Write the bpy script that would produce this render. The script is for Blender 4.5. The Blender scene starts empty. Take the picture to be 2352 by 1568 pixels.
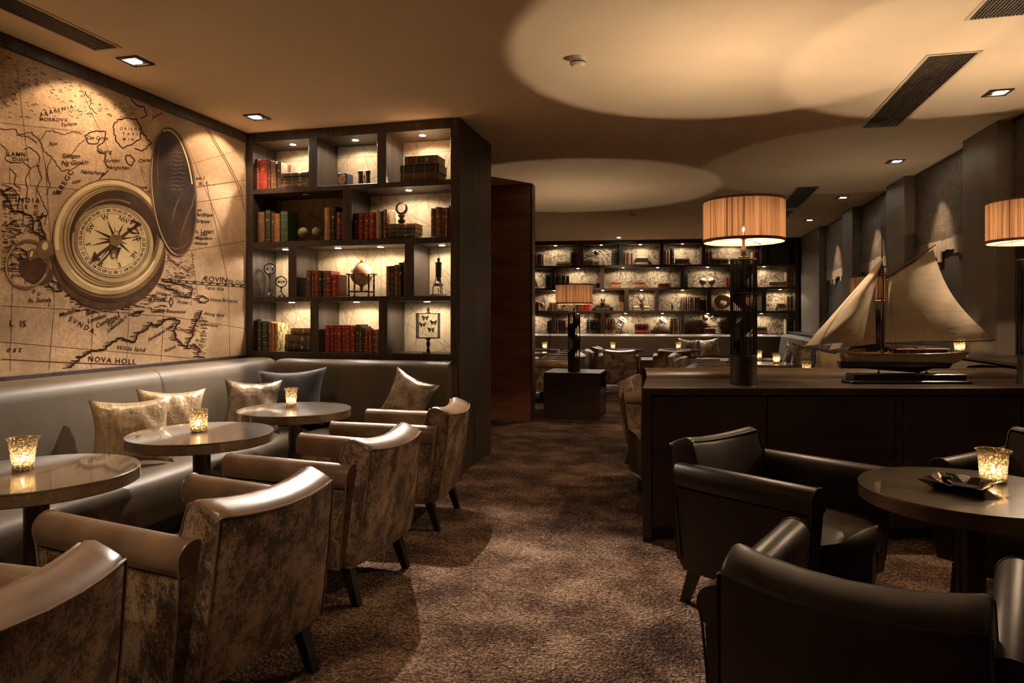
import bpy, bmesh, math, random
from mathutils import Vector, Matrix
random.seed(7)
S = bpy.context.scene
COL = S.collection
PI = math.pi
rad = math.radians

# ------------------------------------------------------------------ camera, world, exposure
FPX, HORIZON, CAMZ = 1568.0, 724.0, 1.25
cam_d = bpy.data.cameras.new('camera'); cam = bpy.data.objects.new('camera', cam_d); COL.objects.link(cam)
cam.location = (0, 0, CAMZ); cam.rotation_euler = (PI / 2, 0, 0)
cam_d.sensor_width = 36.0; cam_d.lens = 24.0; cam_d.shift_y = -60.0 / 2352.0
cam_d.clip_start = 0.05; cam_d.clip_end = 60
S.camera = cam
W = bpy.data.worlds.new('world'); S.world = W; W.use_nodes = True
W.node_tree.nodes['Background'].inputs[0].default_value = (1.0, 0.72, 0.45, 1)
W.node_tree.nodes['Background'].inputs[1].default_value = 0.02
S.view_settings.view_transform = 'Standard'
S.view_settings.look = 'None'
S.view_settings.gamma = 1.0
S.view_settings.use_curve_mapping = False
S.view_settings.exposure = 1.85
S.cycles.use_denoising = True
S.cycles.sample_clamp_indirect = 4.0
S.cycles.max_bounces = 7
S.cycles.diffuse_bounces = 4
S.cycles.glossy_bounces = 3
S.cycles.transmission_bounces = 4
S.cycles.transparent_max_bounces = 8
S.cycles.use_adaptive_sampling = True
S.cycles.adaptive_threshold = 0.2
S.cycles.use_light_tree = True
S.cycles.caustics_reflective = False
S.cycles.caustics_refractive = False

LED_COL = (1.0, 0.84, 0.70)
DOWN_COL = (1.0, 0.71, 0.47)
LAMP_COL = (1.0, 0.71, 0.46)
LED_W, FAR_LED_W, DOWN_W, LAMP_W = 3.6, 3.4, 9.0, 14.0

# ------------------------------------------------------------------ frames of the place
TH = 14.5
CT, ST = math.cos(rad(TH)), math.sin(rad(TH))
CEIL = 2.80
def RM(u, v, z=0.0):                       # room frame: u across the room, v along the side walls
    return Vector((u * CT + v * ST, -u * ST + v * CT, z))
RZ = -rad(TH)
class Frame:
    def __init__(s, ox, oy, deg):
        s.ox, s.oy, s.rz = ox, oy, rad(deg); s.c, s.s = math.cos(s.rz), math.sin(s.rz)
    def w(s, x, y, z=0.0):
        return Vector((s.ox + x * s.c - y * s.s, s.oy + x * s.s + y * s.c, z))
    def at(s, px, py=HORIZON, yl=0.0):     # where a line of sight meets the plane local y = yl: local x and height
        k = (px - 1176.0) / FPX
        Z = (yl - s.ox * s.s + s.oy * s.c) / (-k * s.s + s.c)
        X = k * Z
        return (X - s.ox) * s.c + (Z - s.oy) * s.s, CAMZ + (HORIZON - py) * Z / FPX
_o = RM(-3.66, 5.07)
NEAR = Frame(_o.x, _o.y, -TH)              # face of the near bookcase
FAR = Frame(0.456, 14.3, -7.8)             # face of the far bookcase
_o = RM(2.38, 6.24)
RWALL = Frame(_o.x, _o.y, -13.0)           # faces of the piers on the right wall (x outwards, y along)
ROOM = Frame(0, 0, -TH)

# ------------------------------------------------------------------ node helpers and materials
MATS = {}
class NT:
    def __init__(s, name):
        s.m = bpy.data.materials.new(name); s.m.use_nodes = True; s.t = s.m.node_tree
        s.t.nodes.clear(); s.out = s.n('ShaderNodeOutputMaterial')
        MATS[name] = s.m
    def n(s, typ, ins=None, **kw):
        nd = s.t.nodes.new(typ)
        for k, v in kw.items(): setattr(nd, k, v)
        for k, v in (ins or {}).items(): s.set(nd.inputs[k], v)
        return nd
    def set(s, sock, v):
        if isinstance(v, bpy.types.NodeSocket): s.t.links.new(v, sock)
        elif isinstance(v, bpy.types.Node): s.t.links.new(v.outputs[0], sock)
        else:
            if isinstance(v, tuple) and len(v) == 3 and sock.type == 'RGBA': v = v + (1,)
            sock.default_value = v
    def math(s, op, a, b=0.0, c=None, clamp=False):
        nd = s.n('ShaderNodeMath', operation=op, use_clamp=clamp); s.set(nd.inputs[0], a); s.set(nd.inputs[1], b)
        if c is not None: s.set(nd.inputs[2], c)
        return nd.outputs[0]
    def coord(s, kind='Object', scale=(1, 1, 1), rot=(0, 0, 0), rnd=False):
        tc = s.n('ShaderNodeTexCoord').outputs[kind]
        if rnd:
            r = s.n('ShaderNodeObjectInfo').outputs['Random']
            o = s.n('ShaderNodeVectorMath', {0: tc}, operation='ADD')
            v = s.n('ShaderNodeCombineXYZ', {0: s.math('MULTIPLY', r, 17.0), 1: s.math('MULTIPLY', r, 31.0), 2: s.math('MULTIPLY', r, 7.0)})
            s.set(o.inputs[1], v); tc = o.outputs[0]
        return s.n('ShaderNodeMapping', {0: tc, 3: scale, 2: rot}).outputs[0]
    def noise(s, vec, scale=5.0, detail=4.0, rough=0.55, dist=0.0):
        return s.n('ShaderNodeTexNoise', {'Vector': vec, 'Scale': scale, 'Detail': detail, 'Roughness': rough, 'Distortion': dist}).outputs['Fac']
    def ramp(s, fac, stops):
        r = s.n('ShaderNodeValToRGB', {0: fac}); e = r.color_ramp.elements
        while len(e) < len(stops): e.new(0.5)
        for k, (p, c) in enumerate(stops):
            e[k].position = p; e[k].color = (c if len(c) == 4 else c + (1,)) if isinstance(c, tuple) else (c, c, c, 1)
        return r.outputs[0]
    def mix(s, fac, a, b):
        m = s.n('ShaderNodeMix', data_type='RGBA'); s.set(m.inputs[0], fac); s.set(m.inputs[6], a); s.set(m.inputs[7], b)
        return m.outputs[2]
    def bump(s, h, strength=0.3, dist=0.01):
        return s.n('ShaderNodeBump', {'Height': h, 'Strength': strength, 'Distance': dist}).outputs[0]
    def bsdf(s, **ins):
        b = s.n('ShaderNodeBsdfPrincipled', {k.replace('_', ' '): v for k, v in ins.items()})
        s.t.links.new(b.outputs[0], s.out.inputs[0]); return b
    def surf(s, node): s.t.links.new(node.outputs[0], s.out.inputs[0])

def solid(name, c, rough=0.5, metal=0.0, c2=None, scale=(6, 6, 6), detail=5, lo=.35, hi=.65, bump=0.0, bscale=60, rnd=False, **kw):
    t = NT(name); col = c
    if c2 is not None or bump:
        vec = t.coord('Object', scale, rnd=rnd)
    if c2 is not None:
        col = t.ramp(t.noise(vec, 1.0, detail), [(lo, c), (hi, c2)])
    ins = dict(Base_Color=col, Roughness=rough, Metallic=metal, **kw)
    if bump: ins['Normal'] = t.bump(t.noise(t.coord('Object'), bscale, 4), bump, 0.004)
    t.bsdf(**ins); return t.m

def emit(name, c, strength):
    t = NT(name); t.surf(t.n('ShaderNodeEmission', {0: c, 1: strength}))
    if name in ('led_glow', 'down_glow'): t.m.cycles.emission_sampling = 'NONE'
    return t.m

t_ = NT('ceiling_paint'); v_ = t_.coord('Object')
t_.bsdf(Base_Color=t_.ramp(t_.noise(v_, 2.0, 4), [(.35, (.88, .75, .57)), (.65, (.84, .71, .53))]), Roughness=.9, Specular_IOR_Level=.1)
solid('plaster_brown', (.34, .24, .15), .85, c2=(.28, .20, .12), scale=(3, 3, 3))
solid('wood_wenge', (.032, .021, .014), .45, c2=(.062, .044, .032), scale=(22, 22, 1.6), detail=4, Specular_IOR_Level=.3)
solid('wood_counter', (.040, .024, .018), .38, c2=(.065, .040, .028), scale=(1.6, 16, 16), detail=6)
solid('wood_red', (.24, .090, .055), .40, c2=(.36, .16, .095), scale=(1.2, 1.2, 9), detail=6)
solid('wood_black', (.012, .010, .010), .35)
solid('wood_mahogany', (.10, .030, .014), .3, c2=(.06, .016, .008), scale=(40, 8, 8))
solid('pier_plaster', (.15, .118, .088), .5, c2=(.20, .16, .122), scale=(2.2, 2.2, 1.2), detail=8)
solid('wall_dark', (.018, .014, .012), .6, c2=(.028, .022, .018), scale=(3, 3, 3))  # the walls' own dark brown, slightly mottled
solid('bench_leather', (.088, .066, .043), .46, c2=(.115, .088, .058), scale=(2.5, 2.5, 2.5), Specular_IOR_Level=.35)
solid('leather_dark', (.023, .013, .008), .40, c2=(.046, .027, .016), scale=(5, 5, 5), rnd=True, Specular_IOR_Level=.35)
solid('leather_brown', (.050, .030, .017), .36, c2=(.075, .048, .027), scale=(4, 4, 4))
solid('leather_tan', (.22, .142, .086), .31, c2=(.135, .086, .051), scale=(7, 7, 7), rnd=True)
solid('gilt', (.62, .42, .16), .35, .8)
solid('brass', (.55, .36, .14), .28, 1.0, c2=(.38, .24, .09), scale=(15, 15, 15))
solid('bronze_dark', (.060, .046, .032), .38, .75, c2=(.09, .068, .045), scale=(20, 20, 20))
solid('iron_black', (.018, .016, .014), .4, .4)
solid('chrome', (.75, .72, .68), .12, 1.0)
solid('pages', (.55, .44, .28), .8, c2=(.42, .32, .19), scale=(8, 8, 220), detail=2)
solid('pages_pale', (.78, .68, .50), .8)
solid('vent_white', (.62, .52, .40), .6)
solid('vent_dark', (.10, .078, .056), .5)
solid('plastic_white', (.80, .74, .64), .4)
solid('candle_wax', (.80, .62, .38), .6)
solid('hull_cream', (.52, .47, .27), .28, c2=(.44, .40, .22), scale=(9, 9, 9))
solid('hull_black', (.008, .009, .012), .3)
solid('deck_wood', (.30, .20, .11), .4, c2=(.24, .15, .08), scale=(3, 60, 60))
solid('rope', (.10, .075, .05), .8)
solid('ashtray_black', (.010, .009, .008), .08, Coat_Weight=1.0)
solid('globe_tan', (.55, .33, .17), .3, c2=(.38, .20, .09), scale=(16, 16, 16), detail=8)
solid('globe_olive', (.21, .18, .09), .55, c2=(.12, .10, .05), scale=(150, 150, 150), detail=2, bump=.5, bscale=160)
solid('globe_ivory', (.50, .42, .28), .5, c2=(.38, .30, .18), scale=(30, 30, 30))
solid('pillow_navy', (.012, .016, .028), .6, c2=(.025, .032, .05), scale=(8, 8, 8), Sheen_Weight=.4)
solid('pillow_print', (.30, .28, .26), .4, c2=(.05, .05, .06), scale=(14, 14, 14), lo=.45, hi=.55)
solid('cloth_trim', (.16, .085, .04), .8)
emit('led_glow', (1.0, .90, .76), 60.0)
emit('down_glow', (1.0, .86, .66), 28.0)
emit('flame_glow', (1.0, .78, .50), 200.0)

BULB_R = .007
emit('bulb_glow', LAMP_COL, LAMP_W / (PI * 4 * PI * BULB_R ** 2))

def mk_hide():                                # mottled distressed hide on the pale armchairs
    t = NT('hide_mottled'); v = t.coord('Object', (1, 1, .72), rnd=True)
    n1 = t.noise(v, 10.0, 9, .80, 0.0); n2 = t.noise(v, 120.0, 3, .8)
    f = t.math('ADD', t.math('MULTIPLY', n1, .70), t.math('MULTIPLY', n2, .30))
    col = t.ramp(f, [(.43, (.045, .031, .020)), (.48, (.11, .074, .044)), (.53, (.30, .205, .128)), (.64, (.42, .30, .195))])
    t.bsdf(Base_Color=col, Roughness=t.ramp(f, [(.4, .5), (.6, .30)]))
mk_hide()
def mk_pillow_gold():
    t = NT('pillow_gold'); v = t.coord('Object', rnd=True)
    w = t.n('ShaderNodeTexWave', {'Vector': v, 'Scale': 9.0, 'Distortion': 9.0, 'Detail': 2.0, 'Detail Scale': 1.2}).outputs['Fac']
    col = t.ramp(w, [(.30, (.52, .39, .24)), (.46, (.34, .24, .14)), (.55, (.58, .45, .29))])
    t.bsdf(Base_Color=col, Roughness=.30, Metallic=.35, Normal=t.bump(t.noise(v, 14, 5), .5, .02))
mk_pillow_gold()
def mk_pillow_silver():
    t = NT('pillow_silver'); v = t.coord('Object', rnd=True)
    n = t.noise(v, 11.0, 7, .6)
    t.bsdf(Base_Color=t.ramp(n, [(.4, (.22, .17, .12)), (.6, (.52, .44, .34))]), Roughness=.26, Metallic=.55, Normal=t.bump(n, .6, .02))
mk_pillow_silver()
def mk_carpet():
    t = NT('carpet_brown'); v = t.coord('Object')
    big = t.noise(v, 3.2, 6, .62); fine = t.noise(v, 95.0, 4, .75); mid = t.noise(v, 42.0, 6, .75)
    f = t.math('ADD', t.math('MULTIPLY', big, .30), t.math('ADD', t.math('MULTIPLY', mid, .30), t.math('MULTIPLY', fine, .40)))
    col = t.ramp(f, [(.43, (.042, .021, .014)), (.50, (.17, .100, .066)), (.565, (.46, .315, .22))])
    h = t.math('ADD', t.math('MULTIPLY', fine, .5), t.math('MULTIPLY', mid, .6))
    t.bsdf(Base_Color=col, Roughness=.95, Specular_IOR_Level=.1, Normal=t.bump(t.noise(v, 70.0, 2, .6), 1.0, .035))
mk_carpet()
def mk_parchment(name, c1, c2, c3, rough):
    t = NT(name); v = t.coord('Object')
    n = t.noise(v, 5.0, 8, .65, .4); cr = t.n('ShaderNodeTexVoronoi', {'Vector': v, 'Scale': 190.0}, feature='DISTANCE_TO_EDGE').outputs[0]
    col = t.ramp(n, [(.36, c1), (.5, c2), (.64, c3)])
    col = t.mix(t.ramp(cr, [(.0, .9), (.14, 0.0)] if 'crackle' in name else [(.0, .35), (.07, 0.0)]), col, (.02, .014, .01))
    t.bsdf(Base_Color=col, Roughness=rough, Coat_Weight=1.0, Coat_Roughness=.04)
mk_parchment('table_lacquer', (.050, .034, .020), (.085, .058, .034), (.135, .096, .056), .30)
mk_parchment('table_crackle', (.14, .085, .040), (.21, .13, .062), (.28, .18, .09), .4)

def chart(name, scale, coast, lines, stain, cream=(.40, .30, .175)):
    # printed sea chart: cream paper, coast contours, small script, straight compass bearings
    t = NT(name); v = t.coord('Object')
    st = t.noise(v, 3.0, 6, .6)
    col = t.ramp(st, [(.36, tuple(c * stain for c in cream)), (.55, cream), (.8, tuple(min(1, c * 1.1) for c in cream))])
    grain = t.noise(t.coord('Object', (60, 60, 2.0)), 1.0, 3)
    col = t.mix(t.ramp(grain, [(.45, .0), (.75, .25)]), col, tuple(c * .6 for c in cream))
    ink = None
    def add(i):
        nonlocal ink
        ink = i if ink is None else t.math('MAXIMUM', ink, i)
    if coast:
        n = t.noise(v, scale, 7, .62, .3)
        for lvl, w in ((.50, .022), (.565, .014), (.43, .014)):
            add(t.math('MULTIPLY', t.ramp(t.math('ABSOLUTE', t.math('SUBTRACT', n, lvl)), [(0, 1.0), (w, 0.0)]), coast))
        sc = t.noise(t.coord('Object', (1, 1, 2.2)), scale * 16, 3, .6)
        zone = t.ramp(t.noise(v, scale * 1.3, 2), [(.44, 0.0), (.52, 1.0)])
        add(t.math('MULTIPLY', t.math('MULTIPLY', t.ramp(sc, [(.56, 0.0), (.62, 1.0)]), zone), coast * .75))
    sep = t.n('ShaderNodeSeparateXYZ', {0: v})
    for ang, fr, off in lines:
        d = t.math('ADD', t.math('MULTIPLY', sep.outputs[0], math.cos(rad(ang)) * fr), t.math('MULTIPLY', sep.outputs[2], math.sin(rad(ang)) * fr))
        fx = t.math('ABSOLUTE', t.math('SUBTRACT', t.math('FRACT', t.math('ADD', d, off)), .5))
        add(t.ramp(fx, [(0, .85), (.0026 * fr + .0012, 0.0)]))
    if ink is not None: col = t.mix(ink, col, (.045, .022, .012))
    if name == 'mural_paper':
        col = t.mix(t.ramp(t.noise(v, 55.0, 6, .7), [(.42, .55), (.60, 0.0)]), col, tuple(c * .45 for c in cream))
        col = t.mix(t.ramp(t.noise(v, 1.1, 5, .6), [(.40, .6), (.58, 0.0)]), col, tuple(c * .55 for c in cream))
    t.bsdf(Base_Color=col, Roughness=.9, Specular_IOR_Level=.15)
chart('chart_near', 2.0, .16, [(0, 3.1, .1), (90, 1.6, .3), (33, 3.0, .7), (-38, 2.7, .2), (62, 2.4, .5), (-64, 2.5, .85), (12, 2.1, .4), (-15, 1.9, .6), (48, 2.3, .15)], .74)
chart('chart_far', 2.2, 1.0, [(25, .9, .2), (-50, .8, .6), (80, .7, .1)], .7, (.40, .31, .19))
chart('mural_paper', 2.2, 0, [], .60, (.60, .395, .225))
solid('ink_brown', (.035, .016, .009), .8, Specular_IOR_Level=.04)
solid('ink_soft', (.09, .045, .022), .8, Specular_IOR_Level=.04)
solid('print_brass_light', (.52, .37, .18), .7, c2=(.36, .24, .11), scale=(5, 5, 5), Specular_IOR_Level=.04)
solid('print_brass_pale', (.70, .53, .28), .7, c2=(.60, .44, .22), scale=(9, 9, 9), Specular_IOR_Level=.04)
solid('print_brass_mid', (.21, .125, .055), .7, c2=(.13, .075, .034), scale=(7, 7, 7), Specular_IOR_Level=.04)
solid('print_brass_dark', (.042, .022, .013), .7, c2=(.075, .038, .020), scale=(6, 6, 6), Specular_IOR_Level=.04)
solid('print_lid', (.030, .018, .013), .55, c2=(.11, .060, .034), scale=(4, 3, 2), lo=.4, hi=.75, Specular_IOR_Level=.04)
solid('print_lid_shine', (.13, .075, .042), .8, c2=(.20, .12, .065), scale=(12, 12, 12), Specular_IOR_Level=.04)
solid('print_shadow', (.10, .055, .028), .8, c2=(.055, .026, .013), scale=(9, 9, 9), Specular_IOR_Level=.04)

def mk_shade():
    t = NT('shade_pleated'); v = t.coord('Object', (1, 1, .012))
    n = t.noise(v, 95.0, 3, .5); n2 = t.noise(v, 30.0, 2, .5)
    f = t.math('ADD', t.math('MULTIPLY', n, .7), t.math('MULTIPLY', n2, .3))
    col = t.ramp(f, [(.38, (.15, .085, .055)), (.47, (.38, .255, .175)), (.60, (.54, .40, .29))])
    d = t.n('ShaderNodeBsdfDiffuse', {0: col}); tr = t.n('ShaderNodeBsdfTranslucent', {0: col})
    m = t.n('ShaderNodeMixShader', {0: .22, 1: d, 2: tr})
    c = t.n('ShaderNodeBsdfTransparent', {0: (1.0, .85, .65, 1)})
    t.surf(t.n('ShaderNodeMixShader', {0: .08, 1: m, 2: c}))
mk_shade()
def mk_sail():
    t = NT('sail_cloth'); v = t.coord('Object'); n = t.noise(v, 6.0, 4)
    col = t.ramp(n, [(.3, (.66, .56, .42)), (.7, (.76, .66, .51))])
    b = t.bump(t.noise(t.coord('Object', (2, 2, 7), (0, .6, 0)), 3.0, 2), .16, .02)
    d = t.n('ShaderNodeBsdfDiffuse', {0: col, 'Normal': b}); tr = t.n('ShaderNodeBsdfTranslucent', {0: col})
    t.surf(t.n('ShaderNodeMixShader', {0: .25, 1: d, 2: tr}))
mk_sail()
def mk_votive():                               # speckled mercury glass
    t = NT('mercury_glass'); v = t.coord('Object')
    vo = t.n('ShaderNodeTexVoronoi', {'Vector': v, 'Scale': 115.0}, feature='F1').outputs[0]
    sp = t.noise(v, 170.0, 3)
    f = t.math('ADD', t.math('MULTIPLY', vo, .8), t.math('MULTIPLY', sp, .35))
    nb = t.bump(vo, .8, .004)
    gl = t.n('ShaderNodeBsdfGlossy', {0: (.75, .58, .34, 1), 'Roughness': .15, 'Normal': nb})
    tr = t.n('ShaderNodeBsdfTranslucent', {0: (.85, .70, .48, 1)})
    cl = t.n('ShaderNodeBsdfTransparent', {0: (1.0, .90, .72, 1)})
    a = t.n('ShaderNodeMixShader', {0: .55, 1: tr, 2: cl})
    t.surf(t.n('ShaderNodeMixShader', {0: t.ramp(f, [(.34, .06), (.56, .78)]), 1: a, 2: gl}))
mk_votive()
def mk_glass():
    t = NT('clear_glass')
    g = t.n('ShaderNodeBsdfGlossy', {0: (1, 1, 1, 1), 'Roughness': .02}); c = t.n('ShaderNodeBsdfTransparent', {0: (.96, .97, .96, 1)})
    fr = t.n('ShaderNodeFresnel', {0: 1.22})
    t.surf(t.n('ShaderNodeMixShader', {0: t.math('ADD', fr.outputs[0], .04), 1: c, 2: g}))
mk_glass()
def mk_mesh():                                 # woven metal cloth on the right wall
    t = NT('metal_mesh'); v = t.coord('Object', (1, 1, 1))
    w1 = t.n('ShaderNodeTexVoronoi', {'Vector': t.coord('Object', (1, 1, 1.25)), 'Scale': 52.0}, feature='DISTANCE_TO_EDGE').outputs[0]
    lo = t.noise(v, 9.0, 6)
    col = t.ramp(w1, [(.0, (.26, .205, .15)), (.10, (.17, .135, .10)), (.20, (.008, .007, .006))])
    col = t.mix(t.ramp(lo, [(.35, .55), (.65, 0.0)]), col, (.03, .025, .02))
    t.bsdf(Base_Color=col, Roughness=.5, Metallic=.3, Normal=t.bump(w1, -.7, .01))
mk_mesh()
solid('mesh_fringe', (.36, .30, .24), .6, c2=(.16, .13, .10), scale=(18, 18, 5), detail=6)

# ------------------------------------------------------------------ mesh builder
class MB:
    def __init__(s): s.v, s.f, s.mi = [], [], []
    def _add(s, vs, fs, m=0):
        o = len(s.v); s.v += [tuple(p) for p in vs]
        for f in fs: s.f.append(tuple(i + o for i in f)); s.mi.append(m)
    def box(s, x0, x1, y0, y1, z0, z1, b=0.0, m=0):
        if x0 > x1: x0, x1 = x1, x0
        if y0 > y1: y0, y1 = y1, y0
        if z0 > z1: z0, z1 = z1, z0
        b = min(b, (x1 - x0) * .45, (y1 - y0) * .45, (z1 - z0) * .45)
        if b <= 0:
            vs = [(x, y, z) for x in (x0, x1) for y in (y0, y1) for z in (z0, z1)]
            s._add(vs, [(0, 1, 3, 2), (4, 6, 7, 5), (0, 4, 5, 1), (2, 3, 7, 6), (0, 2, 6, 4), (1, 5, 7, 3)], m); return s
        vs, idx = [], {}
        for i, (x, sx) in enumerate(((x0, 1), (x1, -1))):
            for j, (y, sy) in enumerate(((y0, 1), (y1, -1))):
                for k, (z, sz) in enumerate(((z0, 1), (z1, -1))):
                    for a in range(3):
                        idx[i, j, k, a] = len(vs)
                        vs.append((x if a == 0 else x + sx * b, y if a == 1 else y + sy * b, z if a == 2 else z + sz * b))
        fs = []
        for a, g in ((0, lambda q, j, k: (q, j, k)), (1, lambda q, j, k: (j, q, k)), (2, lambda q, j, k: (j, k, q))):
            for q in (0, 1): fs.append([idx[g(q, j, k) + (a,)] for j, k in ((0, 0), (0, 1), (1, 1), (1, 0))])
        for j in (0, 1):
            for k in (0, 1):
                fs.append([idx[0, j, k, 1], idx[1, j, k, 1], idx[1, j, k, 2], idx[0, j, k, 2]])
                fs.append([idx[j, 0, k, 0], idx[j, 1, k, 0], idx[j, 1, k, 2], idx[j, 0, k, 2]])
                fs.append([idx[j, k, 0, 0], idx[j, k, 1, 0], idx[j, k, 1, 1], idx[j, k, 0, 1]])
        for i in (0, 1):
            for j in (0, 1):
                for k in (0, 1): fs.append([idx[i, j, k, a] for a in range(3)])
        s._add(vs, fs, m); return s
    def loft(s, loops, cap=True, closed=False, m=0, mf=None):
        n = len(loops[0]); vs = [p for l in loops for p in l]; fs = []; ms = []
        L = len(loops)
        for i in range(L if closed else L - 1):
            a, b = i * n, ((i + 1) % L) * n
            for j in range(n):
                k = (j + 1) % n; fs.append((a + j, a + k, b + k, b + j)); ms.append(mf(j) if mf else m)
        if cap and not closed:
            fs.append(tuple(range(n))[::-1]); fs.append(tuple(range((L - 1) * n, L * n))); ms += [m, m]
        o = len(s.v); s.v += [tuple(p) for p in vs]
        for f, q in zip(fs, ms): s.f.append(tuple(i + o for i in f)); s.mi.append(q)
        return s
    def lathe(s, prof, n=24, c=(0, 0, 0), m=0, cap=True, rmod=None):
        loops = []
        for r, z in prof:
            loops.append([(c[0] + r * (rmod(i / n) if rmod else 1) * math.cos(2 * PI * i / n), c[1] + r * (rmod(i / n) if rmod else 1) * math.sin(2 * PI * i / n), c[2] + z) for i in range(n)])
        return s.loft(loops, cap, m=m)
    def tube(s, pts, r, n=8, closed=False, m=0):
        pts = [Vector(p) for p in pts]; L = len(pts); loops = []; prev = None
        for i, p in enumerate(pts):
            a = pts[(i - 1) % L] if (closed or i > 0) else p; b = pts[(i + 1) % L] if (closed or i < L - 1) else p
            d = (b - a).normalized() if (b - a).length > 1e-9 else Vector((0, 0, 1))
            if prev is None: prev = d.orthogonal()
            q = prev - d * prev.dot(d); q = q.normalized() if q.length > 1e-6 else d.orthogonal().normalized()
            prev = q; w = d.cross(q); rr = r[i] if isinstance(r, (list, tuple)) else r
            loops.append([p + (q * math.cos(2 * PI * k / n) + w * math.sin(2 * PI * k / n)) * rr for k in range(n)])
        return s.loft(loops, not closed, closed, m=m)
    def prism(s, poly, z0, z1, axis='z', m=0):
        def P(a, b, c): return (a, b, c) if axis == 'z' else (a, c, b) if axis == 'y' else (c, a, b)
        return s.loft([[P(a, b, z0) for a, b in poly], [P(a, b, z1) for a, b in poly]], m=m)
    def ball(s, c, r, n=16, k=10, m=0, sq=(1, 1, 1)):
        loops = []
        for i in range(k + 1):
            t = -PI / 2 + PI * i / k; rr = max(math.cos(t), 1e-3)
            loops.append([(c[0] + r * sq[0] * rr * math.cos(2 * PI * j / n), c[1] + r * sq[1] * rr * math.sin(2 * PI * j / n), c[2] + r * sq[2] * math.sin(t)) for j in range(n)])
        return s.loft(loops, m=m)
    def xform(s, M):
        s.v = [tuple(M @ Vector(p)) for p in s.v]; return s
    def build(s, name, mat, parent=None, smooth=True, loc=None, rz=0.0, recalc=True):
        me = bpy.data.meshes.new(name); me.from_pydata(s.v, [], s.f)
        mats = mat if isinstance(mat, (list, tuple)) else [mat]
        for q in mats: me.materials.append(MATS[q])
        if len(mats) > 1: me.polygons.foreach_set('material_index', s.mi)
        if recalc:
            bm = bmesh.new(); bm.from_mesh(me); bmesh.ops.recalc_face_normals(bm, faces=bm.faces); bm.to_mesh(me); bm.free()
        if smooth:
            me.polygons.foreach_set('use_smooth', [True] * len(me.polygons)); me.set_sharp_from_angle(angle=rad(38))
        me.update()
        o = bpy.data.objects.new(name, me); COL.objects.link(o)
        if parent is not None: o.parent = parent
        if loc is not None: o.location = loc
        o.rotation_euler = (0, 0, rz)
        return o

def tag(o, label=None, cat=None, group=None, kind=None):
    if label: o['label'] = label
    if cat: o['category'] = cat
    if group: o['group'] = group
    if kind: o['kind'] = kind
    return o
def thing(name, label, cat, loc, rz=0.0, group=None):
    o = bpy.data.objects.new(name, None); COL.objects.link(o); o.empty_display_size = .1
    o.location = loc; o.rotation_euler = (0, 0, rz)
    return tag(o, label, cat, group)
def struct(o, label=None):
    tag(o, label, None, None, 'structure'); return o
def copy_tree(root, loc, rz, label, group=None):
    def cp(o, par):
        c = o.copy(); COL.objects.link(c); c.parent = par
        for ch in o.children: cp(ch, c)
        return c
    r = cp(root, None); r.location = loc; r.rotation_euler = (0, 0, rz); r['label'] = label
    if group: r['group'] = group
    return r
def spot(name, loc, target, watts, cone, blend, color, radius=.02, parent=None):
    l = bpy.data.lights.new(name, 'SPOT'); l.energy = watts; l.color = color; l.spot_size = rad(cone); l.spot_blend = blend; l.shadow_soft_size = radius
    o = bpy.data.objects.new(name, l); COL.objects.link(o); o.location = loc
    o.rotation_euler = (Vector(target) - Vector(loc)).to_track_quat('-Z', 'Y').to_euler()
    return o

# ------------------------------------------------------------------ the setting
struct(MB().box(-3.8, 3.4, -3.2, 16.5, -.06, 0).build('floor', 'carpet_brown', rz=RZ, smooth=False), 'brown mottled deep pile carpet')
struct(MB().box(-3.8, 3.4, -3.2, 16.5, CEIL, CEIL + .1).build('ceiling', 'ceiling_paint', rz=RZ, smooth=False), 'cream painted ceiling with round lamp glow')
struct(MB().box(-3.80, -3.66, -3.2, 16.5, 0, CEIL).build('wall_left', 'wall_dark', rz=RZ, smooth=False), 'dark panelled left wall')
struct(MB().box(-3.66, 3.4, -3.2, -3.05, 0, CEIL).build('wall_front', 'plaster_brown', rz=RZ, smooth=False), 'brown wall opposite the bookcases')
struct(MB().box(-3.66, -1.765, 5.43, 5.94, 0, CEIL).build('wall_middle', 'wood_wenge', rz=RZ, smooth=False), 'dark wood wall core behind the near bookcase')
pw = struct(MB().box(-3.66, -1.80, 7.835, 7.985, 0, CEIL).build('wall_partition', 'wood_red', rz=RZ, smooth=False), 'red brown wood partition with narrow end face')
MB().box(-1.80, -1.78, 7.83, 7.99, 0, CEIL).build('edge_strip', 'wood_wenge', pw, smooth=False)
struct(MB().box(-2.6, 6.6, .42, .56, 0, CEIL).build('wall_back', 'wall_dark', loc=(FAR.ox, FAR.oy, 0), rz=FAR.rz, smooth=False), 'dark wall behind the far bookcase')
wr = struct(MB().box(.13, .30, -9.6, 9.2, 0, CEIL).build('wall_right', 'wall_dark', loc=(RWALL.ox, RWALL.oy, 0), rz=RWALL.rz, smooth=False), 'dark right wall with projecting plaster piers')
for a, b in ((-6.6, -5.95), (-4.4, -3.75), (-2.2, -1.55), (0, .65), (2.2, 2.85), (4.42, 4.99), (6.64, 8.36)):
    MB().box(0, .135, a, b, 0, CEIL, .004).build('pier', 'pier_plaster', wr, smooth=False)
MB().box(-.26, .14, -9.6, 8.3, .90, .93, .006).build('ledge', 'wood_counter', wr, smooth=False)
t1 = struct(MB().box(-3.662, -3.635, -3.05, 5.07, 2.722, CEIL, .003).build('trim_1', 'wood_wenge', rz=RZ, smooth=False), 'dark crown strip above the map mural')
t2 = struct(MB().box(-3.662, -3.635, -3.05, 5.07, .80, .915, .003).build('trim_2', 'wood_wenge', rz=RZ, smooth=False), 'dark rail under the map mural')

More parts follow.
